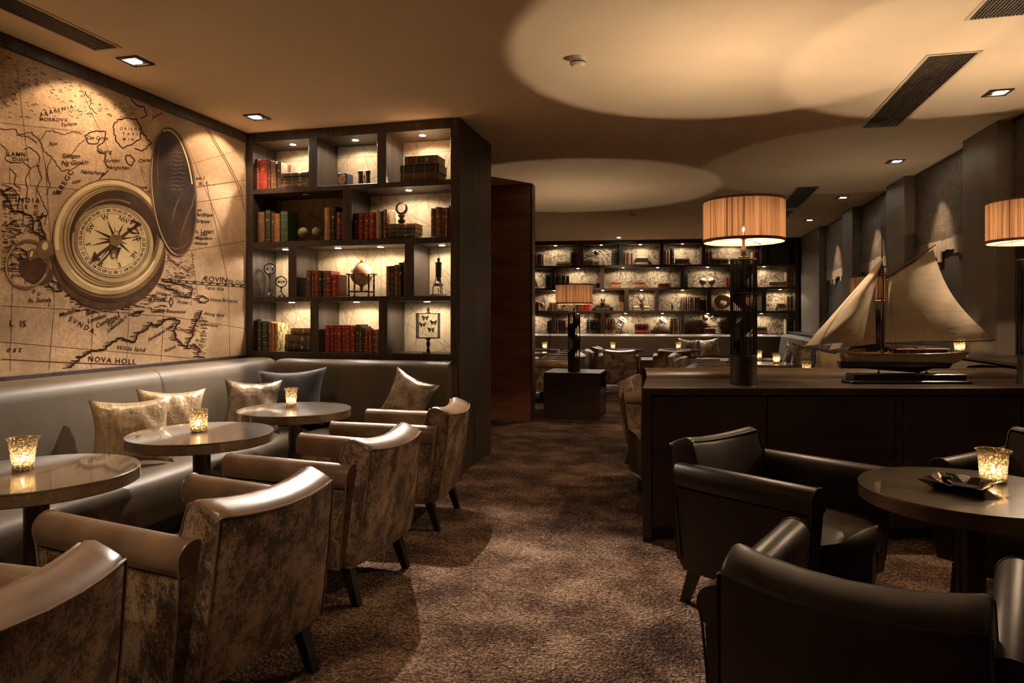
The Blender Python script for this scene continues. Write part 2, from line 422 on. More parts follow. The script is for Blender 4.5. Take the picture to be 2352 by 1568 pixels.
# ------------------------------------------------------------------ bookcases
def bookcase(name, label, fr, W, x_left, rows, back, depth, leds, offs, watts, side=None):
    root = thing(name, label, 'bookcase', fr.w(0, 0, 0), fr.rz)
    zs = [r[0] for r in rows]                           # (z0, z1, [(x0, x1), ...]) from the top row down
    st = .07
    MB().box(x_left, x_left + st, 0, depth, 0, CEIL, .002).build('stile', 'wood_wenge', root, smooth=False)
    MB().box(W - st - .005, W, 0, depth, 0, CEIL, .002).build('stile', 'wood_wenge', root, smooth=False)
    x0, x1 = x_left + st, W - st - .005
    MB().box(x0, x1, 0, depth, rows[0][1], CEIL, .002).build('top_rail', 'wood_wenge', root, smooth=False)
    for i, (z0, z1, ns) in enumerate(rows):
        zb = rows[i + 1][1] if i + 1 < len(rows) else 0.0
        MB().box(x0, x1, 0, depth, zb, z0, .002).build('shelf' if i + 1 < len(rows) else 'base_panel', 'wood_wenge', root, smooth=False)
        for a, b in zip(ns[:-1], ns[1:]):
            MB().box(a[1], b[0], 0, depth, z0, z1, .002).build('divider', 'wood_wenge', root, smooth=False)
    MB().box(x0, x1, depth - .02, depth, rows[-1][0], rows[0][1]).build('back_panel', back, root, smooth=False)
    for k, (r, x) in enumerate(leds):
        z = rows[r][1]
        off = (r, k) in offs; yd = .135 if fr is NEAR else .085
        MB().lathe([(.034, -.004), (.036, 0), (.036, .002)], 20, (x, yd, z - .0005)).build('spot_ring', 'chrome', root)
        MB().lathe([(.024, -.006), (.026, -.003)], 20, (x, yd, z)).build('spot_lens', 'vent_dark' if off else 'led_glow', root)
        if not off:
            p = fr.w(x, yd, z - .012)
            if r == 0 and fr is NEAR:              # the top row throws its beams out over the aisle
                spot('niche_beam', p, p + (fr.w(0, -.62) - fr.w(0, 0)) - Vector((0, 0, 1)), watts * (5.5, 12.5, 42)[k], 78, .35, LED_COL, .012)
            if True:
                spot('niche_spot', p, p - Vector((0, 0, 1)), watts, 165, .25, LED_COL, .018)
    return root
NROWS = [(2.320, 2.720, [(.07, .603), (.682, 1.223), (1.302, 1.845)]),
         (1.870, 2.278, [(.07, .914), (.997, 1.845)]),
         (1.405, 1.820, [(.07, .411), (.491, 1.461), (1.542, 1.85)]),
         (.945, 1.365, [(.07, .618), (.696, 1.236), (1.313, 1.85)])]
near = bookcase('bookcase', 'tall dark bookcase with lit niches above the corner bench', NEAR, 1.925, 0.0, NROWS, 'chart_near', .36,
                [(0, .37), (0, .96), (0, 1.56), (1, .50), (1, 1.44), (2, .30), (2, .80), (2, 1.19), (2, 1.73), (3, .36), (3, .97), (3, 1.60)], {(1, 3)}, LED_W)
sp = MB().box(1.905, 1.925, .36, .88, 0, CEIL, .002).build('side_panel', 'wood_wenge', near, smooth=False)
MB().box(1.925, 1.928, .40, .84, .12, .86, .001).build('access_door', 'wood_wenge', sp, smooth=False)
FROWS = [(2.285, 2.715, [(-.43, .963), (1.039, 1.766), (1.846, 2.584), (2.667, 3.418), (3.497, 4.585), (4.669, 5.228)]),
         (1.820, 2.235, [(-.43, .371), (.447, 1.381), (1.464, 2.998), (3.075, 4.011), (4.088, 5.228)]),
         (1.342, 1.772, [(-.43, 1.878), (1.965, 2.488), (2.566, 3.523), (3.611, 4.585), (4.677, 5.228)]),
         (.872, 1.292, [(-.43, .374), (.451, 1.387), (1.477, 3.0), (3.078, 4.011), (4.088, 5.228)])]
far = bookcase('bookcase', 'long dark bookcase along the back wall with four lit rows', FAR, 5.303, -.50, FROWS, 'chart_far', .36,
               [(0, .45), (0, 1.40), (0, 2.20), (0, 3.05), (0, 4.0), (0, 4.95), (1, -.05), (1, .92), (1, 1.85), (1, 2.55), (1, 3.55), (1, 4.65),
                (2, .42), (2, 1.43), (2, 2.23), (2, 3.05), (2, 4.1), (2, 4.96), (3, -.02), (3, .92), (3, 1.9), (3, 2.65), (3, 3.55), (3, 4.6)], {(0, 5)}, FAR_LED_W)

# ------------------------------------------------------------------ the map mural on the left wall
MU = -3.66
def wallpt(px, py):
    k = (px - 1176.0) / FPX; Z = MU / (CT * k - ST); X = k * Z
    return min(X * ST + Z * CT, 5.060), CAMZ + (HORIZON - py) * Z / FPX
mural = thing('mural', 'sepia old map mural with a giant open brass compass', 'mural', RM(MU + .001, 0, 0), RZ)
MB().box(0, .006, -3.0, 5.065, .915, 2.722).build('paper', 'mural_paper', mural, smooth=False)
class Print:
    def __init__(s): s.mb = MB()
    def poly(s, pts, lay):
        q = [wallpt(*p) for p in pts]; s.mb._add([(.006 + lay * .0006, v, z) for v, z in q], [tuple(range(len(q)))])
        return s
    def stroke(s, pts, w, lay, closed=False):
        P = [Vector(p) for p in pts]; L = len(P); A, B = [], []
        for i, p in enumerate(P):
            a = P[i - 1] if (i or closed) else p; b = P[(i + 1) % L] if (i < L - 1 or closed) else p
            d = (b - a); n = Vector((-d.y, d.x)).normalized() if d.length > 1e-6 else Vector((0, 1))
            ww = w[i] if isinstance(w, list) else w
            A.append(p + n * ww / 2); B.append(p - n * ww / 2)
        q = [wallpt(*p) for p in A + B]
        fs = [(i, (i + 1) % L, L + (i + 1) % L, L + i) for i in range(L if closed else L - 1)]
        s.mb._add([(.006 + lay * .0006, v, z) for v, z in q], fs); return s
    def build(s, name, mat): return tag(s.mb.build(name, mat, mural, smooth=False, recalc=False), kind='stuff' if name in ('grid_lines', 'equator_line', 'coastlines', 'rivers_and_hills', 'map_lettering', 'dial_markings', 'dial_star', 'lid_reflection') else None)
def C2(x, y): return x / 3.137, 380 + y / 3.137          # zoom of the lower map
def C1(x, y): return x / 2.904, y / 2.904                # zoom of the upper map
def ell(cx, cy, a, b, tilt=0.0, n=72, f=C2):
    out = []
    for i in range(n):
        t = 2 * PI * i / n; x, y = a * math.cos(t), b * math.sin(t)
        out.append(f(cx + x * math.cos(tilt) - y * math.sin(tilt), cy + x * math.sin(tilt) + y * math.cos(tilt)))
    return out
rnd = random.Random(11)
def wob(pts, amp, step=6.0):
    out = []
    for (x0, y0), (x1, y1) in zip(pts[:-1], pts[1:]):
        n = max(2, int(math.hypot(x1 - x0, y1 - y0) / step))
        for i in range(n):
            t = i / n; out.append((x0 + (x1 - x0) * t + rnd.uniform(-amp, amp), y0 + (y1 - y0) * t + rnd.uniform(-amp, amp)))
    out.append(pts[-1]); return out
g = Print()
for a, b in (((0, 1270), (1400, 1390)), ((0, 1010), (640, 1045)), ((640, 1045), (1240, 1090)), ((1240, 1090), (1768, 1175)), ((0, 740), (420, 775)), ((1190, 640), (1768, 545)), ((1410, 265), (1768, 215)),
             ((60, 0), (80, 900)), ((80, 900), (65, 1480)), ((320, 0), (385, 980)), ((385, 1000), (345, 1470)), ((660, 1050), (650, 1460)), ((925, 1010), (905, 1440)), ((1175, 1000), (1155, 1420)),
             ((1375, 620), (1420, 960)), ((1480, 120), (1640, 850)), ((1640, 850), (1650, 1380)), ((1000, 0), (1090, 300)), ((0, 125), (560, 175)), ((700, 190), (1080, 185)), ((1410, 155), (1768, 105)), ((250, 140), (290, 700))):
    g.stroke([C2(*a), C2(*b)], 1.1, 1)
for a, b in (((0, 820), (560, 880)), ((100, 400), (200, 1250)), ((250, 900), (330, 1240)), ((520, 560), (760, 1100)), ((860, 700), (1010, 1000)), ((1240, 960), (1480, 1540)), ((940, 1110), (1000, 1300)), ((1280, 1090), (1560, 1010)), ((1300, 1250), (1560, 1215))):
    g.stroke([C1(*a), C1(*b)], .9, 1)
for d in (0, 13):
    g.stroke([C1(1365 + d * 1.6, 850 + d), C1(1500 + d * 1.6, 1080 + d), C1(1580 + d * 1.6, 1240 + d), C1(1640 + d, 1430 + d)], 1.8, 1)
g.stroke([C2(0, 1395), C2(480, 1420), C2(1050, 1440)], 2.6, 1)
g.build('grid_lines', 'ink_soft')
e = Print()
for d in (0, 16):
    e.stroke([C2(1150, 815 + d), C2(1460, 842 + d), C2(1768, 862 + d)], 1.6, 2); e.stroke([C2(0, 738 + d), C2(250, 758 + d), C2(420, 775 + d)], 1.5, 2)
for i in range(22):
    x = 1160 + i * 28; y = 823 + (x - 1150) * .078
    if i % 2 == 0: e.stroke([C2(x, y), C2(x + 22, y + 2)], 3.2, 2)
e.build('equator_line', 'ink_brown')
c = Print()
coasts = [([C2(*p) for p in ((495, 1455), (560, 1400), (640, 1340), (740, 1330), (800, 1280), (860, 1240), (960, 1275), (990, 1210), (1060, 1180), (1080, 1130), (1130, 1160), (1180, 1110), (1250, 1100), (1290, 1120), (1250, 1180), (1260, 1240), (1310, 1290), (1340, 1310), (1380, 1220), (1390, 1160), (1430, 1080), (1450, 1045))], 3.2, 1),
          ([C2(*p) for p in ((1350, 1320), (1400, 1290), (1440, 1330), (1410, 1370), (1470, 1385))], 2.0, 1),
          ([C2(*p) for p in ((1420, 960), (1445, 940), (1480, 945), (1500, 970), (1470, 990), (1435, 985), (1420, 960))], 2.0, 1),
          ([C2(*p) for p in ((1225, 950), (1240, 980), (1225, 1020), (1215, 985), (1225, 950))], 1.8, 0),
          ([C2(*p) for p in ((1140, 850), (1200, 880), (1260, 905), (1300, 945), (1370, 950), (1380, 880), (1300, 860), (1210, 838))], 2.2, 1),
          ([C2(*p) for p in ((310, 800), (350, 870), (400, 910), (440, 900), (420, 860), (370, 830), (330, 790))], 2.4, 1),
          ([C2(*p) for p in ((0, 170), (60, 260), (90, 330), (150, 330), (220, 370), (235, 420), (230, 470), (280, 500), (330, 540), (300, 470), (270, 390), (330, 360))], 3.0, 1),
          ([C2(*p) for p in ((150, 600), (210, 650), (250, 720), (290, 770), (230, 740), (170, 680), (130, 640))], 2.6, 1),
          ([C2(*p) for p in ((950, 1080), (975, 1055), (1010, 1060), (985, 1085))], 2.0, 1),
          ([C2(*p) for p in ((480, 940), (520, 925), (560, 950), (520, 965))], 2.0, 1)]
for p in (((555, 910), (600, 880), (640, 870), (700, 880), (690, 940), (640, 980), (650, 1010), (700, 1030), (690, 1080), (720, 1120)),
          ((750, 830), (780, 800), (840, 790), (900, 800), (940, 850), (930, 920), (880, 960), (810, 990), (770, 940), (750, 870), (755, 830)),
          ((830, 1040), (860, 1035), (890, 1070), (870, 1110), (840, 1080), (830, 1040)), ((560, 910), (590, 960), (640, 960), (660, 920)),
          ((720, 1130), (690, 1160), (660, 1190), (640, 1215)), ((860, 660), (900, 700), (960, 720), (970, 770), (930, 790)),
          ((940, 880), (980, 930), (1000, 960), (940, 1010), (890, 990))):
    coasts.append(([C1(*q) for q in p], 2.2, 0))
for pts, w, hatch in coasts:
    wp = wob(pts, 1.8, 3.0); c.stroke(wp, w * 1.25, 2)
    if hatch:
        for q in wp[::1]:
            l = rnd.uniform(5, 17); c.stroke([(q[0] + 1, q[1]), (q[0] - l, q[1] + rnd.uniform(-1.5, 1.5))], 1.3, 2)
c.build('coastlines', 'ink_brown')
r = Print()
for p in (((0, 860), (90, 860), (120, 900), (200, 880), (260, 940), (300, 880), (340, 870)), ((100, 900), (180, 910), (240, 950)), ((260, 940), (290, 1010), (350, 1060), (400, 1140), (470, 1130), (540, 1090)), ((340, 870), (420, 900), (470, 880), (540, 890)), ((60, 1090), (150, 1080), (200, 1120), (260, 1100)), ((200, 1120), (160, 1200), (180, 1280), (140, 1360), (150, 1480)), ((330, 1060), (300, 1160), (330, 1240), (300, 1300)), ((0, 1230), (70, 1250), (120, 1300), (110, 1400)), ((240, 1090), (270, 1180), (240, 1260), (270, 1330), (310, 1420), (290, 1500)), ((560, 620), (600, 660), (590, 720), (640, 760)), ((150, 1000), (180, 980), (240, 1010), (260, 1060), (250, 1090)), ((420, 1060), (480, 1020), (520, 960), (560, 930)), ((0, 960), (40, 1000), (30, 1060), (80, 1090)), ((60, 1120), (100, 1160), (90, 1230), (130, 1260))):
    r.stroke(wob([C1(*q) for q in p], 1.8, 4), 1.7, 2)
for i in range(420):                                       # little engraved hills and script over the upper map
    x, y = rnd.uniform(-40, 900), rnd.uniform(380, 800)
    if y < 360 + x * .41 or rnd.random() < .25: continue
    p = C1(x, y); a = rnd.uniform(2, 5); r.stroke([(p[0] - a, p[1]), (p[0], p[1] - a * .7), (p[0] + a, p[1] + a * .3)], rnd.uniform(.8, 1.7), 2)
for i in range(170):
    x, y = rnd.uniform(0, 130), rnd.uniform(160, 760); p = C2(x, y); l = rnd.uniform(4, 13); r.stroke([p, (p[0] + l, p[1] + rnd.uniform(-1, 1))], rnd.uniform(.8, 1.8), 2)
for i in range(150):
    x, y = rnd.uniform(1180, 1390), rnd.uniform(640, 960); p = C2(x, y); l = rnd.uniform(3, 9); r.stroke([p, (p[0] + l, p[1] + rnd.uniform(-1, 1))], rnd.uniform(.7, 1.3), 2)
for i in range(90):
    t = rnd.random(); p = C2(1385 + 90 * rnd.random() , 1060 + 300 * t); l = rnd.uniform(3, 8); r.stroke([p, (p[0] + l, p[1] + 2)], 1.0, 2)
for i in range(200):                                       # hatching of the engraved sea under the case
    x, y = rnd.uniform(480, 1180), rnd.uniform(930, 1060); p = C2(x, y); l = rnd.uniform(6, 18); r.stroke([p, (p[0] + l, p[1] + rnd.uniform(-1.5, 1.5))], rnd.uniform(.8, 1.6), 2)
r.build('rivers_and_hills', 'ink_brown')

def text_mesh(body, size, shear=0.0, space=1.0):
    cu = bpy.data.curves.new('t', 'FONT'); cu.body = body; cu.size = size; cu.shear = shear; cu.align_x = 'CENTER'; cu.align_y = 'CENTER'; cu.resolution_u = 3; cu.space_character = space; cu.offset = size * .014
    o = bpy.data.objects.new('t', cu); COL.objects.link(o)
    dg = bpy.context.evaluated_depsgraph_get(); dg.update()
    me = o.evaluated_get(dg).to_mesh()
    vs = [(v.co.x, v.co.y) for v in me.vertices]; fs = [tuple(p.vertices) for p in me.polygons]
    o.evaluated_get(dg).to_mesh_clear(); bpy.data.objects.remove(o); bpy.data.curves.remove(cu)
    return vs, fs
def lettering(pr, body, pos, size, rot=0.0, shear=0.0, lay=3, space=1.0):
    vs, fs = text_mesh(body, size, shear, space); cr, sr = math.cos(rad(rot)), math.sin(rad(rot))
    q = [wallpt(pos[0] + x * cr + y * sr, pos[1] + x * sr - y * cr) for x, y in vs]
    pr.mb._add([(.006 + lay * .0006, v, z) for v, z in q], fs)
tx = Print()
for body, x, y, sz, rot, sh, spc in (('NOVA HOLL', 800, 1405, 52, 4, 0, 1.25), ('Wilds land', 935, 1320, 44, 5, .2, 1.1), ('Arnhaims land', 1150, 1205, 36, -31, .2, 1.0), ('Nova Britania', 1605, 972, 36, 4, .1, 1.0),
        ('ÆQVIN', 1540, 822, 52, 4, 0, 1.1), ('170 OCTI', 1700, 843, 40, 4, 0, 1.1), ('Terra Alta', 1535, 885, 34, 5, .3, 1.0), ('Hoog land', 1535, 1072, 34, 7, .3, 1.0), ('MATVM', 1125, 968, 34, 2, 0, 1.1),
        ('Arow I.', 1320, 985, 36, 6, .3, 1.0), ('Thimor Timorland', 1200, 1050, 34, 2, .3, 1.0), ('NOVA GVINEA', 1265, 905, 32, 25, 0, 1.0), ('In. Sunda', 275, 970, 46, -2, .3, 1.0), ('L', 350, 1000, 36, 20, 0, 1.0), ('SV', 255, 920, 40, 30, 0, 2.0),
        ('Madura', 480, 1060, 44, -18, .3, 1.0), ('Bali', 640, 1060, 46, -16, .3, 1.0), ('Lombec', 690, 1100, 46, -20, .3, 1.0), ('Cumbava I.', 770, 1115, 44, -27, .3, 1.0), ('Flores', 810, 1120, 42, -42, .3, 1.0), ('Labocalla I.', 835, 1140, 40, -38, .3, 1.0),
        ('SVNDA.', 590, 1155, 48, 28, 0, 1.5), ('L  IS', 120, 1140, 62, 2, 0, 1.1), ('est', 90, 1325, 62, 1, .3, 1.5), ('I N D I A', 190, 250, 46, 3, 0, 1.0), ('E  T', 215, 300, 42, 3, 0, 1.3), ('G A', 270, 350, 42, 10, 0, 1.3), ('A', 25, 265, 44, 0, 0, 1), ('S', 20, 300, 44, 0, 0, 1),
        ('A Anta Finia', 110, 425, 40, 6, .3, 1), ('na  I', 140, 465, 38, 4, .3, 1), ('Alan', 400, 195, 40, -10, .3, 1), ('RREGC', 460, 120, 52, -58, 0, 1.3), ('Nantchang', 655, 50, 40, 4, .3, 1), ('cuiv', 540, 115, 40, -8, .3, 1), ('Formosa', 980, 155, 40, 2, .3, 1), ('Hangtcheu', 840, 15, 38, 2, .3, 1),
        ('Archipe', 1465, 355, 38, 2, .1, 1), ('Eripon', 1455, 402, 36, 2, .1, 1), ('o. Lazari', 1465, 475, 40, 2, .1, 1), ('I. Juan', 1450, 497, 30, 2, .3, 1), ('Magellans', 1460, 523, 32, 2, .2, 1), ('detecta', 1440, 560, 32, 2, .3, 1), ('R. I.', 1465, 130, 36, -6, 0, 1.2), ('nda I.', 1435, 92, 32, 0, .3, 1), ('on', 1430, 320, 30, 0, .3, 1),
        ('Papoua Insul.', 1280, 715, 34, 33, 0, 1.1), ('I. Wilien', 1275, 800, 30, 5, .3, 1), ('Ceram', 1150, 920, 28, 10, .3, 1), ('Croco dil I.', 1330, 1185, 34, 10, .3, .9), ('Atzoui', 1215, 1320, 34, -25, .3, 1), ('ORIENTALIS', 1450, 1250, 34, -78, 0, 1.6), ('Carpentaria', 1490, 1145, 30, 8, .3, 1), ('I', 170, 840, 44, 0, .3, 1), ('ortunie', 130, 790, 40, -2, .3, 1)):
    lettering(tx, body, C2(x, y), sz / 3.137, rot, sh, 3, spc)
for body, x, y, sz, rot, sh, spc in (('ARAFENIA', 370, 740, 36, -14, 0, 1.5), ('MORROVX', 350, 800, 34, 2, 0, 1.2), ('O R I E N S', 860, 860, 26, 2, 0, 1.1), ('T A R I', 860, 895, 26, 2, 0, 1.3), ('M I N', 850, 930, 26, 2, 0, 1.3), ('Sinegan', 465, 1040, 40, 2, .3, 1), ('Ng Gankin', 490, 1085, 42, -2, .3, 1), ('LAMN.', 110, 1030, 40, 2, 0, 1.2), ('Distio', 130, 1062, 38, 0, 0, 1.2),
        ('Xuntien', 740, 1072, 32, -2, .3, 1), ('Quang', 690, 1010, 36, 2, .3, 1), ('Xan', 345, 960, 34, -4, .3, 1), ('Can Corea', 640, 920, 32, 2, .3, 1), ('Jedso', 1040, 770, 34, -25, .3, 1), ('Chinan', 960, 1070, 34, -8, .3, 1), ('Tartaria', 450, 830, 34, -6, .3, 1)):
    lettering(tx, body, C1(x, y), sz / 2.904, rot, sh, 3, spc)
tx.build('map_lettering', 'ink_brown')

# printed compass
def P1(name, mat, *ops):
    p = Print()
    for op in ops: getattr(p, op[0])(*op[1:])
    return p.build(name, mat)
P1('case_shadow', 'print_shadow', ('poly', ell(770, 640, 415, 400, .15), 4), ('poly', ell(250, 760, 130, 90, .5), 4))
P1('ring_loop', 'print_brass_mid', ('stroke', ell(188, 712, 150, 172, .3), 6.5, 6, True))
P1('ring_loop_shine', 'print_brass_pale', ('stroke', ell(184, 708, 150, 172, .3)[20:44], 1.6, 7), ('stroke', ell(184, 708, 150, 172, .3)[2:12], 1.4, 7))
P1('crown_stem', 'print_brass_mid', ('poly', [C2(180, 615), C2(240, 595), C2(262, 660), C2(195, 690)], 7), ('poly', [C2(330, 560), C2(390, 555), C2(400, 640), C2(350, 650)], 7), ('poly', ell(312, 605, 58, 72, .2), 8))
P1('crown_shine', 'print_brass_pale', ('poly', ell(312, 580, 22, 30, .2), 9))
P1('stem_shine', 'print_brass_pale', ('poly', ell(214, 638, 10, 24, .3), 9))
P1('case_body', 'print_brass_dark', ('poly', ell(775, 575, 405, 412, .3), 6))
P1('case_band', 'print_brass_mid', ('poly', ell(778, 548, 405, 410, .3), 7))
P1('case_rim', 'print_brass_light', ('poly', ell(775, 515, 404, 420, .3), 8), ('poly', [C2(420, 510), C2(480, 500), C2(510, 610), C2(455, 625)], 9))
P1('rim_highlight', 'print_brass_pale', ('stroke', ell(778, 516, 380, 396, .3)[30:66], 9.0, 9), ('stroke', ell(786, 522, 352, 372, .3)[2:26], 7.0, 9))
P1('rim_groove', 'print_brass_mid', ('stroke', ell(790, 512, 345, 362, .3), 3.0, 10, True), ('stroke', ell(775, 515, 402, 418, .3), 2.0, 10, True), ('stroke', ell(800, 510, 326, 346, .3), 2.2, 10, True))
P1('well_wall', 'print_brass_dark', ('poly', ell(805, 508, 314, 334, .3), 11))
P1('well_shine', 'print_brass_mid', ('stroke', ell(800, 536, 284, 290, .2)[36:58], 5.0, 12))
P1('well_floor', 'print_brass_light', ('poly', ell(798, 560, 297, 279, .35), 12))
P1('dial', 'print_brass_pale', ('poly', ell(795, 546, 274, 262, .45), 13))
DC = (795, 546)
def dp(ang, f):                                   # a point on the printed dial: clock angle in degrees, fraction of its radius
    a = rad(ang - 26); x, y = 274 * f * math.cos(a), 262 * f * math.sin(a)
    return C2(DC[0] + x * math.cos(.45) - y * math.sin(.45), DC[1] + x * math.sin(.45) + y * math.cos(.45))
di = Print()
for i in range(144):
    a = i * 2.5
    di.stroke([dp(a, .99), dp(a, .93)], 1.2, 14)
di.stroke([dp(a, .99) for a in range(0, 360, 5)], 1.0, 14, True); di.stroke([dp(a, .925) for a in range(0, 360, 5)], .9, 14, True); di.stroke([dp(a, .76) for a in range(0, 360, 5)], .9, 14, True)
for base in (255, 345, 75, 165):                  # degree figures 10 to 80 either side of the quarters
    pr_ = dp(base, .84); di.stroke([(pr_[0] + 2.6 * math.cos(t * PI / 6), pr_[1] + 3 * math.sin(t * PI / 6)) for t in range(12)], .9, 14, True)
    for k in range(1, 9):
        n_ = k if base in (345, 165) else 9 - k
        lettering(di, str(n_ * 10), dp(base + k * 10, .84), 10.5, base + k * 10 + 90, 0, 14, 1.0)
for body, ang, fr, sz in (('W', 255, .66, 16), ('SW', 212, .66, 15), ('S', 172, .64, 15), ('SE', 118, .70, 14), ('E', 75, .66, 15), ('NE', 32, .66, 14), ('NW', 298, .66, 14)):
    lettering(di, body, dp(ang, fr), sz, ang + 90, 0, 14, .95)
di.build('dial_markings', 'ink_brown')
nd_ = Print(); NC = C2(818, 535)
for k in range(16):
    a0 = 258 + k * 22.5
    if k % 2 == 0 or k % 4 == 1:
        tip = dp(a0, .60 if k % 2 == 0 else .42); d = Vector((tip[0] - NC[0], tip[1] - NC[1])); n = Vector((-d.y, d.x)).normalized() * (3.6 if k % 2 == 0 else 2.4)
        nd_.poly([(NC[0] + n.x, NC[1] + n.y), tip, (NC[0] - n.x, NC[1] - n.y)], 15)
nd_.build('dial_star', 'ink_brown')
ne = Print()
ne.stroke([C2(655, 675), C2(985, 420)], 6.5, 17); ne.stroke([C2(695, 720), C2(930, 450)], 4.0, 16)
ne.poly([C2(640, 695), C2(665, 615), C2(690, 655), C2(715, 680)], 17)
ne.stroke([C2(905, 450), C2(940, 485), C2(985, 490), C2(960, 450), C2(1000, 420)], 4.0, 17); ne.stroke([C2(930, 420), C2(935, 395), C2(985, 415), C2(1000, 435)], 4.0, 17)
ne.poly([C2(765, 590), C2(860, 590), C2(830, 665), C2(790, 668)], 16)
ne.stroke([C2(940, 540), C2(1010, 520)], 2.2, 15); ne.stroke([C2(968, 515), C2(985, 548)], 2.2, 15); ne.stroke([C2(950, 525), C2(960, 510), C2(985, 508), C2(1000, 535)], 2.0, 15)
ne.build('needle', 'print_brass_dark')
P1('needle_hub', 'print_brass_mid', ('poly', ell(818, 535, 46, 48), 18), ('poly', ell(825, 500, 25, 27), 19), ('poly', ell(805, 640, 22, 32), 18))
P1('hub_shine', 'print_brass_light', ('poly', ell(820, 490, 15, 13), 20), ('poly', ell(803, 650, 12, 16), 19))
P1('hinge', 'print_brass_dark', ('poly', [C2(1080, 390), C2(1140, 380), C2(1150, 450), C2(1180, 520), C2(1150, 530), C2(1110, 470)], 12))
LIDT = -.10
P1('lid', 'print_lid', ('poly', ell(395, 440, 51, 147, LIDT, 72, lambda x, y: (x, y)), 13))
P1('lid_rim', 'print_brass_mid', ('stroke', ell(395, 440, 51, 147, LIDT, 72, lambda x, y: (x, y)), 4.0, 14, True))
P1('lid_rim_shine', 'print_brass_pale', ('stroke', ell(393, 440, 46, 142, LIDT, 72, lambda x, y: (x, y))[52:72], 3.0, 15), ('stroke', ell(396, 442, 50, 146, LIDT, 72, lambda x, y: (x, y))[20:44], 1.3, 15))
li = Print()
for i in range(10):                                        # soft mirror image of the map in the lid
    y = 350 + i * 9.5; n_ = 9; x0_, x1_ = 384 + rnd.uniform(-3, 3), 426 - abs(i - 5) * 1.5
    li.stroke([(x0_ + (x1_ - x0_) * q / n_, y + 1.6 * math.sin(q * 1.1 + i)) for q in range(n_ + 1)], [rnd.uniform(1.0, 3.2) * math.sin(PI * (q + .5) / (n_ + 1)) for q in range(n_ + 1)], 14)
for pts in ([(409, 552), (416, 525), (426, 497), (438, 470), (443, 445)], [(390, 512), (395, 490), (402, 468), (410, 452)], [(386, 566), (400, 572), (418, 567), (433, 550)], [(362, 330), (357, 380), (360, 430)]):
    li.stroke(pts, [.8] + [2.6] * (len(pts) - 2) + [.8], 14)
li.build('lid_reflection', 'print_lid_shine')

# ------------------------------------------------------------------ ceiling fittings
def downlight(u, v, tgt, watts, cone, blend, label, group, size=.075):
    t = thing('ceiling_downlight', label, 'downlight', RM(u, v, CEIL), RZ, group)
    f = MB()
    s_ = size; q = size * .72
    for a, b, c_, d in ((-s_, s_, -s_, -q), (-s_, s_, q, s_), (-s_, -q, -q, q), (q, s_, -q, q)): f.box(a, b, c_, d, -.008, 0, .001)
    f.build('frame', 'bronze_dark', t, smooth=False)
    MB().box(-q, q, -q, q, -.003, -.001).build('housing', 'vent_dark', t, smooth=False)
    d = Vector((tgt[0] - u, tgt[1] - v)); d = d.normalized() * size * .22 if d.length > .05 else Vector((0, 0))
    MB().box(-q * .62 + d.x, q * .62 + d.x, -q * .62 + d.y, q * .62 + d.y, -.006, -.003).build('lens', 'down_glow', t, smooth=False)
    p = RM(u + d.x, v + d.y, CEIL - .02)
    if watts: spot('downlight_spot', p, RM(tgt[0], tgt[1], tgt[2]), watts, cone, blend, DOWN_COL, .025)
for k, v in enumerate((1.03, 2.24, 3.45, 4.66)):
    downlight(-3.26, v, (-3.66, v + .02, 1.98), DOWN_W, 104, .22,
              ['square ceiling downlight over the bench, nearest the camera', 'square ceiling downlight over the bench beside the ceiling grille', 'square ceiling downlight in front of the map compass', 'square ceiling downlight at the corner of mural and bookcase'][k], 'downlights along the map wall')
for k, (u, v) in enumerate(((2.12, 1.05), (2.11, 3.25), (2.08, 5.44), (2.01, 7.61), (1.95, 9.77), (1.89, 11.95))):
    downlight(u, v, (u + .42, v + .05, 1.88), DOWN_W * 4.0, 48, .75,
              ['square downlight by the right wall behind the camera', 'square downlight over the right hand table', 'square downlight nearest in the row by the piers', 'second square downlight in the row by the piers', 'third square downlight in the row by the piers', 'fourth square downlight in the row by the piers'][k], 'downlights along the piers')
for k, (u, v, lab) in enumerate(((-1.05, -.9, 'square downlight over the seating behind the camera'), (-1.25, .55, 'square downlight above the nearest pale armchair'))):
    downlight(u, v, (u - .35, v + 1.1, 0), DOWN_W * 2.6, 80, .8, lab, 'downlights over the aisle')
_p = FAR.w(1.75, -.5)
t = thing('recessed_downlight', 'small round recessed downlight just before the far bookcase', 'downlight', (_p.x, _p.y, CEIL))
MB().lathe([(.05, -.006), (.06, -.003), (.06, 0)], 20).build('ring', 'chrome', t); MB().lathe([(.03, -.009), (.032, -.006)], 16).build('lens', 'led_glow', t)
spot('downlight_spot', (_p.x, _p.y, CEIL - .02), (_p.x, _p.y - .5, 0), 60, 120, .5, DOWN_COL, .03)

def grille(u0, u1, v0, v1, label):
    t = thing('ceiling_grille', label, 'air grille', RM((u0 + u1) / 2, (v0 + v1) / 2, CEIL), RZ, 'ceiling air grilles')
    a, b = (u1 - u0) / 2, (v1 - v0) / 2; f = MB(); w = .018
    for q in ((-a - w, a + w, -b - w, -b), (-a - w, a + w, b, b + w), (-a - w, -a, -b, b), (a, a + w, -b, b)): f.box(*q, -.006, 0, .001)
    f.build('frame', 'vent_white', t, smooth=False)
    MB().box(-a, a, -b, b, -.002, 0).build('backing', 'wood_black', t, smooth=False)
    n = max(6, int((u1 - u0) / .0165)); first = None
    for i in range(n):
        x = -a + (i + .5) * 2 * a / n
        if first is None:
            first = MB().box(-.0035, .0035, -b, b, -.009, -.002).build('slat', 'vent_dark', t, smooth=False); o = first
        else:
            o = first.copy(); COL.objects.link(o); o.parent = t
        o.location = (x, 0, 0)
grille(-3.35, -3.19, 1.2, 3.24, 'long slatted air grille above the map wall')
